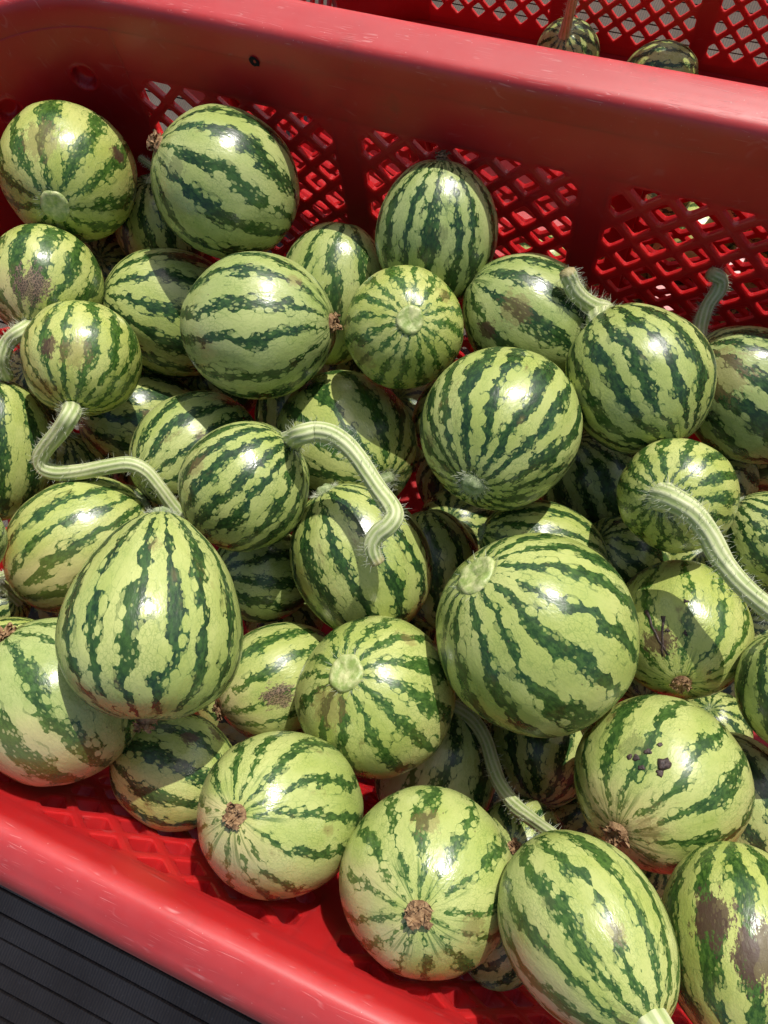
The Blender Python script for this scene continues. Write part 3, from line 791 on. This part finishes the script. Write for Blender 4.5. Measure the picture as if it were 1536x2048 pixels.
'F25':((-0.1420,0.0595,-0.1797),0.0315,1.106,(0.8781,0.1613,-0.4505),11,0.45,0.20,0.02,[],None,None,None,False),
'F27':((-0.0761,0.2577,-0.1489),0.0299,1.083,(-0.7421,-0.4362,-0.5089),12,0.50,0.50,0.02,[],None,None,None,False),
'F28':((-0.0705,0.1239,-0.1732),0.0244,1.162,(-0.2946,-0.9552,-0.0304),13,0.55,-0.10,0.02,[],None,None,None,False),
'F29':((-0.2791,0.1729,-0.1976),0.0249,1.108,(-0.1217,-0.0088,0.9925),10,0.40,-0.40,0.02,[],None,None,None,False),
'F45':((0.0625,0.1607,-0.1512),0.0243,1.160,(-0.0941,0.8547,-0.5105),10,0.40,-0.40,0.02,[],None,None,None,False),
'F50':((-0.3004,0.1454,-0.1522),0.0245,1.182,(-0.0934,0.7151,0.6927),12,0.50,0.50,0.02,[],None,None,None,False),
'F51':((-0.2481,0.1256,-0.1452),0.0267,1.058,(-0.9023,0.4303,0.0253),13,0.55,-0.10,0.02,[],None,None,None,False),
'F83':((0.0176,0.0713,-0.2424),0.0244,1.161,(-0.0950,0.0030,0.9955),10,0.40,-0.40,0.02,[],None,None,None,False),
'F94':((-0.3058,0.0340,-0.0830),0.0220,1.050,(-0.5345,-0.8270,-0.1742),11,0.45,0.20,0.02,[],None,None,None,False),  # this and the next five melons were added to block sun
'F95':((-0.2608,0.0340,-0.0095),0.0260,1.050,(0.5704,-0.1936,0.7982),12,0.50,0.50,0.02,[],None,None,None,False),
'F96':((-0.2191,0.0340,0.0070),0.0260,1.050,(0.8807,-0.4717,0.0438),13,0.55,-0.10,0.02,[],None,None,None,False),
'F97':((-0.2470,0.0860,-0.0165),0.0220,1.050,(0.4967,0.7500,-0.4368),10,0.40,-0.40,0.02,[],None,None,None,False),
'F98':((-0.1990,0.0340,-0.0855),0.0220,1.050,(0.2089,0.9728,0.1001),11,0.45,0.20,0.02,[],None,None,None,False),
'F99':((-0.0891,0.0340,-0.0831),0.0220,1.050,(-0.1871,0.9769,-0.1037),12,0.50,0.50,0.02,[],None,None,None,False),
'AW':((0.0277,0.0220,-0.0520),0.0150,1.080,(0.6000,0.7000,0.3900),11,0.45,-0.30,0.00,[],None,None,None,False),
}
BACK={
'NA':((-0.1370,0.6888,-0.3130),0.0299,1.100,(-0.0485,-0.2423,0.9690),10,0.45,-0.20,0.02,[],None,(0.0045,[(-0.1368,0.6778,-0.2689),(-0.1341,0.6734,-0.2515),(-0.1310,0.6686,-0.2321),(-0.1280,0.6637,-0.2127)]),None,False),
'NB':((-0.0493,0.6827,-0.3130),0.0306,1.100,(0.9422,0.2094,0.2617),11,0.45,0.20,0.02,[],None,None,None,False),
'ND':((0.2000,0.4740,-0.3140),0.0294,1.100,(-0.2514,0.9656,0.0656),12,0.45,0.40,0.02,[],None,None,None,False),
'NE':((0.1300,0.4670,-0.3140),0.0293,1.100,(-0.2197,-0.5219,-0.8242),13,0.45,-0.20,0.02,[],None,None,None,False),
'NF':((0.0550,0.4740,-0.3130),0.0296,1.100,(0.4388,-0.2172,0.8720),10,0.45,0.20,0.02,[],None,None,None,False),
'NG':((-0.0200,0.4670,-0.3140),0.0291,1.100,(0.0148,0.9430,0.3325),11,0.45,0.40,0.02,[],None,None,None,False),
'NH':((0.1650,0.4900,-0.2600),0.0295,1.100,(-0.0906,0.2679,0.9592),12,0.45,-0.20,0.02,[],None,None,None,False),
'NI':((0.0900,0.4820,-0.2590),0.0295,1.100,(-0.1791,0.7370,-0.6518),13,0.45,0.20,0.02,[],None,None,None,False),
'NJ':((0.0200,0.4860,-0.2610),0.0312,1.100,(0.8324,0.5474,0.0863),10,0.45,0.40,0.02,[],None,None,None,False),
'NK':((-0.0900,0.4740,-0.3160),0.0270,1.100,(-0.8960,0.3236,-0.3040),11,0.45,-0.20,0.02,[],None,None,None,False),
'NL':((0.2400,0.4870,-0.2620),0.0281,1.100,(0.3161,0.8009,-0.5085),12,0.45,0.20,0.02,[],None,None,None,False),
'NM':((0.1250,0.4970,-0.2090),0.0313,1.100,(0.0186,-0.0375,0.9991),13,0.45,0.40,0.02,[],None,None,None,False),
'NN':((0.0550,0.4940,-0.2100),0.0283,1.100,(0.1690,0.9692,-0.1792),10,0.45,-0.20,0.02,[],None,None,None,False),
'NO':((0.2000,0.5020,-0.2110),0.0286,1.100,(0.6852,0.6834,-0.2520),11,0.45,0.20,0.02,[],None,None,None,False),
'NP':((-0.0300,0.4880,-0.2640),0.0309,1.100,(0.0882,-0.9600,0.2657),12,0.45,0.40,0.02,[],None,None,None,False),
'NQ':((0.0900,0.4820,-0.1640),0.0314,1.100,(-0.8615,0.0323,-0.5068),13,0.45,-0.20,0.02,[],None,None,None,False),
'NR':((0.1500,0.4900,-0.1620),0.0321,1.100,(-0.8691,-0.3907,0.3032),10,0.45,0.20,0.02,[],None,None,None,False),
'NS':((0.0250,0.4860,-0.1630),0.0289,1.100,(-0.9639,-0.2224,0.1465),11,0.45,0.40,0.02,[],None,None,None,False),
'NT':((-0.0200,0.4920,-0.2140),0.0281,1.100,(0.7880,-0.5901,0.1756),12,0.45,-0.20,0.02,[],None,None,None,False),
'NU':((0.2100,0.4870,-0.1630),0.0269,1.100,(0.9666,-0.0149,-0.2559),13,0.45,0.20,0.02,[],None,None,None,False),
}
SCABS=[(0.7445,-0.2443,-0.6213,0.1000),(0.7066,-0.3104,-0.6358,0.0800),(0.8314,-0.1806,-0.5255,0.1000),(0.9056,-0.1257,-0.4052,0.0700),(0.8402,0.0330,-0.5413,0.2000),(0.7783,0.0418,-0.6265,0.1000),(0.7204,-0.1401,-0.6792,0.0900)]
CRACKS=[((0.5711,-0.6987,-0.4308),(0.3433,-0.3071,-0.8876)),((0.6817,-0.4901,-0.5433),(0.2940,-0.3603,-0.8853)),((0.5847,-0.4267,-0.6900),(0.6083,-0.3648,-0.7049)),((0.6775,-0.1951,-0.7092),(0.6497,-0.1442,-0.7464)),((0.8875,-0.2677,-0.3750),(0.9067,-0.2047,-0.3688))]
LABELS = {
    'A': "yellowish watermelon with a round pale stem disc in the crate's back left corner",
    'B': 'large pale watermelon with a brown dried flower on its left, against the back mesh',
    'C': 'shaded watermelon wedged low between the back left corner melon and its big neighbour',
    'D': 'shaded striped watermelon behind the big melon whose dried flower points right',
    'E': 'big pale watermelon near the back left with its dried flower on the right side',
    'F': 'upright pale watermelon tucked behind the one with a bright round stem cut',
    'G': 'small yellow-green watermelon with a bright round stem cut facing up, near the back',
    'H': 'upright egg-shaped watermelon standing against the back mesh, dried flower on top',
    'I': 'brown-scuffed watermelon lying against the back mesh, behind the melon with the upright stub',
    'J': 'round dark-striped watermelon in the upper middle with a small fuzzy stem end below',
    'K': 'watermelon at upper right with a short green stem stub at its upper left',
    'L': 'dull scuffed watermelon at the right edge with a thin grey stem rising behind it',
    'M': 'watermelon at the left edge with a pinkish netted scar, below the corner melon',
    'N': 'small yellow-green watermelon at left from which a long pale stem bends down and right',
    'O': 'long watermelon cut by the left edge, left of the bent pale stem',
    'P': 'shaded watermelon under the small melon with the long bent stem',
    'Q': 'watermelon half hidden behind the one with the thick hooked stem',
    'R': 'round finely striped watermelon whose thick pale stem hooks down over its neighbour',
    'S': 'watermelon behind the thick hooked stem, its fuzzy stem end at lower right',
    'U': 'watermelon lying sideways at left beneath the long bent stem, cream on its underside',
    'V': 'big egg-shaped watermelon standing at left with bold dark stripes and fuzzy top',
    'W': 'oval watermelon lying under the end of the thick hooked stem',
    'X': 'dark shaded watermelon deep between the big egg-shaped one and the oval under the hooked stem',
    'Y': "narrow shaded watermelon behind the largest melon's left side",
    'Z': 'largest watermelon, in the middle right, with a pale oval stem scar on top left',
    'AA': 'watermelon peeping over the top of the largest melon',
    'AB': 'dark watermelon deep in shade right of the round dark-striped melon',
    'AC': 'small watermelon at right whose thick fuzzy stem runs down to the right edge',
    'AD': 'watermelon cut by the right edge, beside the small one with the fuzzy long stem',
    'AE': 'pale shaded watermelon under the small one with the fuzzy long stem',
    'AF': 'yellowish watermelon at right with dark cracked scars and a dried flower below',
    'AG': 'shaded watermelon cut by the right edge, above the one with black scabs',
    'AH': 'bit of watermelon under the thick stem at the right edge',
    'AI': 'big pale watermelon at lower right with a cluster of black scabs',
    'AJ': 'round watermelon in the lower middle with a broad green stem disc and brown stains',
    'AK': 'watermelon with a brown netted scar, left of the one with the broad green stem disc',
    'AL': 'large cream-bellied watermelon at the left edge above the near rim, few stripes',
    'AM': 'shaded watermelon near the near rim, under the big egg-shaped one',
    'AN': 'pale thin-striped watermelon near the near rim, dried flower at its left',
    'AO': 'pale watermelon lowest against the near rim with a large dried flower in front',
    'AP': 'long oval watermelon at bottom right, a pale stem stub at its lower end',
    'AQ': 'watermelon in the bottom right corner with large dark brown patches',
    'AR': 'watermelon at the right edge behind the one with black scabs',
    'AS': 'pale broad-striped watermelon whose slim stem reaches to the long oval melon below',
    'AT': 'dark watermelon in shade under the largest melon, right of the slim stem',
    'AU': "small watermelon with a dark dried flower, under the slim stem's lower half",
    'AV': "dark bit of watermelon right of the slim stem's lower end",
    'AY': 'small watermelon end at the left edge with a thin stem stub',
    'BA': "dark watermelon sliver between the hooked stem melon's neighbour and the round dark-striped one",
    'BB': 'dark watermelon sliver just below the big pale melon with its flower on the right',
    'BC': 'piece of watermelon behind the curled stem at the left edge',
    'BD': 'dark watermelon in the gap below the small melon with the fuzzy long stem',
    'BE': 'watermelon glimpsed between the cracked yellowish melon and the scabbed one',
    'BF': 'watermelon sliver under the upright pale one behind the bright stem cut',
    'BG': 'shaded watermelon below the back left corner melon, right of the netted scar',
    'BH': 'dark watermelon bit at the right edge, under the dull scuffed melon',
    'BJ': 'dark watermelon in the gap between the scabbed melon and the bottom right corner melon',
    'BK': 'watermelon sliver under the sideways melon at left',
    'BL': "shaded watermelon in the gap above the largest melon's left shoulder",
    'F1': 'shaded watermelon piece at the left edge just above the cream-bellied melon',
    'F7': 'dark watermelon in the gap below the oval under the hooked stem',
    'F9': 'dark watermelon in the gap left of the melon behind the hooked stem',
    'F22': 'tiny dark bit of watermelon at the right edge, above the melon with the fuzzy end',
    'F25': 'watermelon wedged between the big egg-shaped one and the netted-scar one',
    'F27': 'dark watermelon bit just left of the round dark-striped melon',
    'F29': "watermelon bit beneath the long bent stem's middle",
    'F45': 'watermelon bit under the dried flower of the cracked yellowish melon',
    'F50': 'dark watermelon inside the bend of the long pale stem',
    'F51': 'watermelon bit behind the end of the long bent stem',
    'F83': 'watermelon bit between the slim stem and the low pale melon',
    'F97': 'watermelon sliver at the left edge, below the long one cut by that edge',
    'NA': 'small watermelon with an upright stem on the floor of the crate behind',
    'NB': 'small stemless watermelon lying on the floor of the crate behind',
    'T': 'dark watermelon sliver between the round dark-striped melon and its left neighbour with the fuzzy end',
    'F3': 'small watermelon bit between the cracked yellowish melon and the right edge',
    'F24': 'watermelon bit beside the upper end of the slim stem, under the largest melon',
    'F28': 'watermelon bit in the gap left of the largest melon, above the broad green disc',
    'AZ': 'watermelon end between the cream-bellied melon and the shaded one, by the near wall',
    'AX': 'dark watermelon piece by the near wall, between the two melons with forward dried flowers',
    'AW': 'watermelon piece by the near wall, left of the long oval melon',
}
NSEG, NRING = 72, 44

def frame_of(ax):
    ax = Vector(ax).normalized()
    h = Vector((1, 0, 0)) if abs(ax.x) < 0.9 else Vector((0, 1, 0))
    x = h.cross(ax).normalized()
    return x, ax.cross(x), ax

def shape_r(u, seed, egg):
    """multiplier of the ellipsoid in direction u (unit, local)"""
    rho = math.sqrt(max(0.0, 1 - u[2] * u[2]))
    v = 1.0
    v += 0.034 * noise.noise((u[0] * 1.4 + seed, u[1] * 1.4 - seed, u[2] * 1.4 + 2 * seed))
    v += 0.008 * noise.noise((u[0] * 4 + seed, u[1] * 4, u[2] * 4))
    if u[2] > 0: v -= 0.045 * math.exp(-(rho / 0.17) ** 2)
    else: v -= 0.030 * math.exp(-(rho / 0.12) ** 2)
    return v

def surf(u, b, e, seed, egg):
    k = shape_r(u, seed, egg)
    w = 1.0 - egg * u[2]
    return Vector((u[0] * b * k * w, u[1] * b * k * w, u[2] * b * e * k))

def rind(parent, b, e, seed, egg, segs=NSEG, rings=NRING):
    vs = []; sk = []; un = []; fs = []
    def add(ph, th):
        u = (math.sin(ph) * math.cos(th), math.sin(ph) * math.sin(th), math.cos(ph))
        vs.append(surf(u, b, e, seed, egg)); un.append(u)
        rho = math.sin(ph)
        k = max(rho, 1e-4) ** 0.5
        lat = 1 - 2 * ph / math.pi
        sk.append((math.cos(th) * k, math.sin(th) * k, lat * 1.25))
    phs = [math.pi * (i / rings) for i in range(1, rings)]
    phs[0] *= 0.6; phs[-1] = math.pi - (math.pi - phs[-1]) * 0.6
    for ph in phs:
        for s in range(segs): add(ph, 2 * math.pi * s / segs)
    nv = len(vs)
    add(1e-4, 0.0); add(math.pi - 1e-4, 0.0)
    for r in range(len(phs) - 1):
        for s in range(segs):
            t = (s + 1) % segs
            fs.append((r * segs + s, (r + 1) * segs + s, (r + 1) * segs + t, r * segs + t))
    for s in range(segs):
        t = (s + 1) % segs
        fs.append((nv, s, t)); q = (len(phs) - 1) * segs
        fs.append((nv + 1, q + t, q + s))
    return mesh_obj("rind", vs, fs, M_RIND, parent, True, {'skin': sk, 'unit': un})

def hair_mesh(strands):
    """strands: (root, direction, length, curl axis) -> thin three-sided tapering hairs"""
    vs = []; fs = []
    for p, d, ln, cv in strands:
        d = d.normalized(); s = d.orthogonal().normalized(); t = d.cross(s)
        base = len(vs); r = 0.000095
        for k, u in enumerate((0.0, 0.5, 1.0)):
            c = p + d * (ln * u) + cv * (ln * u * u)
            rr = r * (1 - 0.75 * u)
            for j in range(3):
                a = j * 2.0944
                vs.append(c + s * (rr * math.cos(a)) + t * (rr * math.sin(a)))
        for k in range(2):
            for j in range(3):
                l = (j + 1) % 3
                fs.append((base + k * 3 + j, base + k * 3 + l, base + k * 3 + 3 + l, base + k * 3 + 3 + j))
    return vs, fs

def rvec(r):
    while True:
        v = Vector((r.uniform(-1, 1), r.uniform(-1, 1), r.uniform(-1, 1)))
        if 0.05 < v.length < 1: return v

def smooth_path(pts, sub=6):
    P = [Vector(p) for p in pts]
    P = [P[0] * 2 - P[1]] + P + [P[-1] * 2 - P[-2]]
    out = []
    for i in range(1, len(P) - 2):
        for k in range(sub):
            t = k / sub
            a, b, c, d = P[i - 1], P[i], P[i + 1], P[i + 2]
            out.append(0.5 * ((2 * b) + (c - a) * t + (2 * a - 5 * b + 4 * c - d) * t * t + (3 * b - a - 3 * c + d) * t ** 3))
    out.append(P[-2])
    return out

def tube(path, rad, name, parent, mat, seed, flare=0.5, hairs=300, endcap=True):
    n = 36
    vs = []; fs = []; at_ = []
    L = [0.0]
    for i in range(1, len(path)): L.append(L[-1] + (path[i] - path[i - 1]).length)
    tot = L[-1]
    tan = [(path[min(i + 1, len(path) - 1)] - path[max(i - 1, 0)]).normalized() for i in range(len(path))]
    s = tan[0].orthogonal().normalized()
    rr = random.Random(int(seed * 1000) + 3)
    rings = []
    for i, p in enumerate(path):
        s = (s - tan[i] * s.dot(tan[i])).normalized(); t = tan[i].cross(s)
        u = L[i] / tot
        r = rad * (1 + flare * math.exp(-L[i] / (rad * 1.3))) * (1.02 - 0.22 * u + 0.10 * noise.noise((u * 7, seed, 0)))
        if u > 0.97: r *= 0.92
        rings.append((p, s.copy(), t.copy(), r))
        for k in range(n):
            a = 2 * math.pi * k / n
            tw = a + u * 1.1
            q = r * (1 + 0.028 * math.cos(9 * tw) + 0.05 * noise.noise((math.cos(a) * 1.5, math.sin(a) * 1.5, u * 9 + seed)))
            vs.append(p + s * (q * math.cos(a)) + t * (q * math.sin(a)))
            at_.append((tw, u, 0))
    for i in range(len(path) - 1):
        for k in range(n):
            l = (k + 1) % n
            fs.append((i * n + k, i * n + l, i * n + n + l, i * n + n + k))
    if endcap:
        c = len(vs); e = len(path) - 1
        vs.append(path[-1] + tan[-1] * rad * 0.25); at_.append((0, 1, 0))
        for k in range(n): fs.append((e * n + k, e * n + (k + 1) % n, c))
    o = mesh_obj(name, vs, fs, mat, parent, True, {'skin': at_})
    strands = []
    for k in range(hairs):
        # thicker fuzz near the fruit
        u = rr.random() ** (1.9 if k % 3 else 1.0)
        i = min(len(rings) - 1, int(u * (len(rings) - 1)))
        p, s_, t_, r = rings[i]
        a = rr.uniform(0, 2 * math.pi)
        d = s_ * math.cos(a) + t_ * math.sin(a)
        near = math.exp(-L[i] / 0.012)
        ln = rad * (0.32 + 0.52 * rr.random() + 0.62 * near * rr.random())
        strands.append((p + d * r * 0.96, d + tan[i] * rr.uniform(-0.5, 0.5) + rvec(rr) * 0.3, ln, rvec(rr) * 0.35))
    if not strands: return o
    hv, hf = hair_mesh(strands)
    h = mesh_obj("stem_hair", hv, hf, M_HAIR, o)
    h['kind'] = 'stuff'
    return o

def stem_scar(parent, b, e, seed, egg, kind):
    rr = random.Random(int(seed * 991))
    R0 = b * (0.205 if kind == 'clean' else 0.15)
    prof = [(0.0, 0.06), (0.25, 0.10), (0.5, 0.13), (0.75, 0.19), (0.92, 0.17), (1.0, 0.02), (1.03, -0.22), (0.95, -0.50)]
    if kind == 'fuzz': prof = [(0.0, 0.62), (0.3, 0.70), (0.55, 0.66), (0.72, 0.50), (0.85, 0.25), (1.0, 0.0), (1.12, -0.2), (1.05, -0.5)]
    top = surf((0, 0, 1), b, e, seed, egg).z
    n = 30
    vs = []; fs = []
    ex = 1.0 + 0.14 * rr.random()
    for k_, (r, h) in enumerate(prof):
        for k in range(n):
            a = 2 * math.pi * k / n
            q = r * R0 * (1 + 0.09 * noise.noise((math.cos(a) * 1.6 + seed, math.sin(a) * 1.6, seed)))
            hh = R0 * h + R0 * 0.16 * noise.noise((math.cos(a) * r * 2.6 + seed * 3, math.sin(a) * r * 2.6, 5.0)) * (1 if h > 0 else 0)
            vs.append((q * math.cos(a) * ex, q * math.sin(a), top + 0.0007 + hh * 0.8))
    for i in range(len(prof) - 1):
        for k in range(n):
            l = (k + 1) % n
            fs.append((i * n + k, i * n + n + k, i * n + n + l, i * n + l))
    o = mesh_obj("stem_scar", vs, fs, M_SCAR if kind == 'clean' else M_FUZZ, parent)
    strands = []
    for k in range(26 if kind == 'clean' else 260):
        a = rr.uniform(0, 2 * math.pi)
        d = Vector((math.cos(a), math.sin(a), rr.uniform(0.2, 1.0)))
        q = R0 * (1.02 if kind == 'clean' else rr.uniform(0.6, 1.25))
        z = top + (0.0 if kind == 'clean' else R0 * 0.35 * (1.25 - q / R0))
        strands.append((Vector((q * math.cos(a) * ex, q * math.sin(a), z)), d + rvec(rr) * .4, R0 * rr.uniform(0.25, 0.6), rvec(rr) * 0.35))
    hv, hf = hair_mesh(strands)
    h = mesh_obj("stem_hair", hv, hf, M_HAIR, o); h['kind'] = 'stuff'
    return o

def blossom(parent, b, e, seed, egg):
    rr = random.Random(int(seed * 777))
    bot = surf((0, 0, -1), b, e, seed, egg).z
    R0 = b * 0.165
    vs = []; fs = []
    for k in range(17):
        a0 = rr.uniform(0, 2 * math.pi); w = rr.uniform(0.5, 1.0); ln = R0 * rr.uniform(0.6, 1.15); lift = rr.uniform(0.1, 0.9)
        base = len(vs); NU, NV = 5, 4
        for i in range(NU):
            u = i / (NU - 1)
            for j in range(NV):
                v = j / (NV - 1) - 0.5
                r = ln * (0.12 + 0.9 * u) * (1 - 0.35 * u * u * lift)
                a = a0 + v * w * (1.5 - 0.7 * u)
                h = R0 * (0.15 + lift * 0.85 * math.sin(u * 2.1)) + R0 * 0.25 * noise.noise((u * 3 + k, v * 5, seed))
                jit = R0 * 0.16
                vs.append((r * math.cos(a) + rr.uniform(-jit, jit), r * math.sin(a) + rr.uniform(-jit, jit), bot - h + rr.uniform(-jit, jit) * .6))
        for i in range(NU - 1):
            for j in range(NV - 1):
                q = base + i * NV + j
                fs.append((q, q + 1, q + NV + 1, q + NV))
    # woody disc under the petals
    n = 16; c0 = len(vs)
    for r, h in ((0.0, 0.45), (0.45, 0.40), (0.75, 0.12), (0.8, -0.4)):
        for k in range(n):
            a = 2 * math.pi * k / n
            q = R0 * r * (1 + 0.2 * noise.noise((math.cos(a) * 2, math.sin(a) * 2, seed)))
            vs.append((q * math.cos(a), q * math.sin(a), bot - R0 * h))
    for i in range(3):
        for k in range(n):
            l = (k + 1) % n
            fs.append((c0 + i * n + k, c0 + i * n + l, c0 + i * n + n + l, c0 + i * n + n + k))
    return mesh_obj("dried_blossom", vs, fs, M_DRY, parent, False)

def lump(p, nrm, rad, seed):
    """irregular flat crust"""
    s = nrm.orthogonal().normalized(); t = nrm.cross(s)
    n = 12; vs = []; fs = []
    for i, (r, h) in enumerate(((0.0, .42), (0.5, .5), (0.8, .38), (1.0, .05), (0.95, -.3))):
        for k in range(n):
            a = 2 * math.pi * k / n
            q = rad * r * (1 + 0.75 * noise.noise((math.cos(a) * 1.7 + seed * 9, math.sin(a) * 1.7, seed)))
            hh = rad * h * (0.75 + 0.6 * noise.noise((math.cos(a) * r * 3, math.sin(a) * r * 3 + seed * 5, 2)))
            vs.append(p + s * (q * math.cos(a)) + t * (q * math.sin(a) * 0.75) + nrm * hh)
    for i in range(4):
        for k in range(n):
            l = (k + 1) % n
            fs.append((i * n + k, i * n + n + k, i * n + n + l, i * n + l))
    return vs, fs

FADE = {'AO': .62, 'AN': .40, 'AF': .55, 'AL': .40, 'AK': .50, 'AI': .42, 'AP': .50, 'AJ': .50, 'G': .60, 'N': .40, 'A': .45, 'Z': .25, 'S': .20, 'F': .35, 'U': .25, 'M': .2, 'AQ': .25, 'AC': .2}

def build_melon(key, data, label, group, segs=NSEG, rings=NRING):
    (c, b, e, ax, N, w, tone, egg, marks, spot, ped, scar, blo) = data
    c = Vector(c)
    seed = (sum(ord(ch) * (i + 3) for i, ch in enumerate(key)) % 97) * 0.173 + 0.31
    root = empty("watermelon", c - Vector((0, 0, b)), label, "watermelon", group)
    X = frame_of(ax)
    rot = Matrix(X).transposed()
    quat = rot.to_quaternion()
    body = rind(root, b, e, seed, egg, segs, rings)
    body.location = (0, 0, b); body.rotation_mode = 'QUATERNION'; body.rotation_quaternion = quat
    body['seed'] = seed; body['stripes'] = float(round(N * 1.22)) if w > 0.36 else float(N + 1)
    body['stripe_fade'] = FADE.get(key, 0.08); body['stripe_width'] = float(w); body['tone'] = float(tone)
    body['stain'] = RND.random() ** 2
    body['ground_spot'] = list(spot) if spot else [0.0, 0.0, 1.0]
    body['spot_strength'] = 0.75 if spot else 0.0
    for k in range(3):
        mk = marks[k] if k < len(marks) else (0, 0, 0, 0.0, 0)
        body['mark%d' % (k + 1)] = [float(v) for v in mk[:3]]
        body['mark%d_size' % (k + 1)] = float(mk[3]) * 0.72; body['mark%d_kind' % (k + 1)] = float(mk[4])
    def place(o):
        o.location = (0, 0, b); o.rotation_mode = 'QUATERNION'; o.rotation_quaternion = quat
    if blo: place(blossom(root, b, e, seed, egg))
    if scar: place(stem_scar(root, b, e, seed, egg, scar))
    if ped:
        base = c + X[2] * (surf((0, 0, 1), b, e, seed, egg).z - 0.004)
        pts = [base - root.location, base + X[2] * ped[0] * 1.2 - root.location] + [Vector(p) - root.location for p in ped[1]]
        o = tube(smooth_path(pts), ped[0], "stem", root, M_STEM, seed, 0.10 if key == "AP" else 0.55, 0 if key == "AP" else 640)
    if key == 'AI':
        for k, sc in enumerate(SCABS):
            u = Vector(sc[:3]); p = surf(u, b, e, seed, egg)
            vs, fs = lump(p, Vector((u.x, u.y, u.z / e)).normalized(), sc[3] * b * 0.45, k * 1.7)
            place(mesh_obj("scab", vs, fs, M_SCAB, root))
    if key == 'AF':
        for k, (ua, ub) in enumerate(CRACKS):
            pth = []
            for t in np.linspace(0, 1, 7):
                u = (Vector(ua) * (1 - t) + Vector(ub) * t).normalized()
                u = (u + Vector((noise.noise((t * 4, k, 0)), noise.noise((t * 4, k, 5)), 0)) * 0.03).normalized()
                pth.append(surf(u, b, e, seed, egg))
            vs = []; fs = []; n = 7
            for i, p in enumerate(pth):
                tn = (pth[min(i + 1, 6)] - pth[max(i - 1, 0)]).normalized(); nr = p.normalized(); sd = tn.cross(nr).normalized()
                r = b * (0.038 if i in (0,) else 0.022) * (1 - 0.35 * i / 6)
                for q in range(n):
                    a = 2 * math.pi * q / n
                    vs.append(p + sd * r * math.cos(a) + nr * r * 0.55 * math.sin(a))
            for i in range(6):
                for q in range(n):
                    l = (q + 1) % n
                    fs.append((i * n + q, i * n + l, i * n + n + l, i * n + n + q))
            fs.append(tuple(range(n - 1, -1, -1))); fs.append(tuple(6 * n + q for q in range(n)))
            place(mesh_obj("scab", vs, fs, M_SCAB, root))
    return root

GROUP = "small watermelons heaped in the front crate"
for key, data in MELONS.items():
    if key in LABELS: build_melon(key, data, LABELS[key], GROUP)
    else: build_melon(key, data, "unseen watermelon by the near wall, added to keep sun off the mat", "unseen melons added to block sun")  # unlabelled melons are unseen ones added to shade the mat

# melons in the crate behind
GROUP_BACK = "melons glimpsed through the back mesh"
for key, data in BACK.items():
    if key in LABELS: build_melon(key, data, LABELS[key], "melons lying open in the crate behind", 56, 34)
    else: build_melon(key, data, "watermelon glimpsed through the mesh of the front crate's back wall", GROUP_BACK, 56, 34)
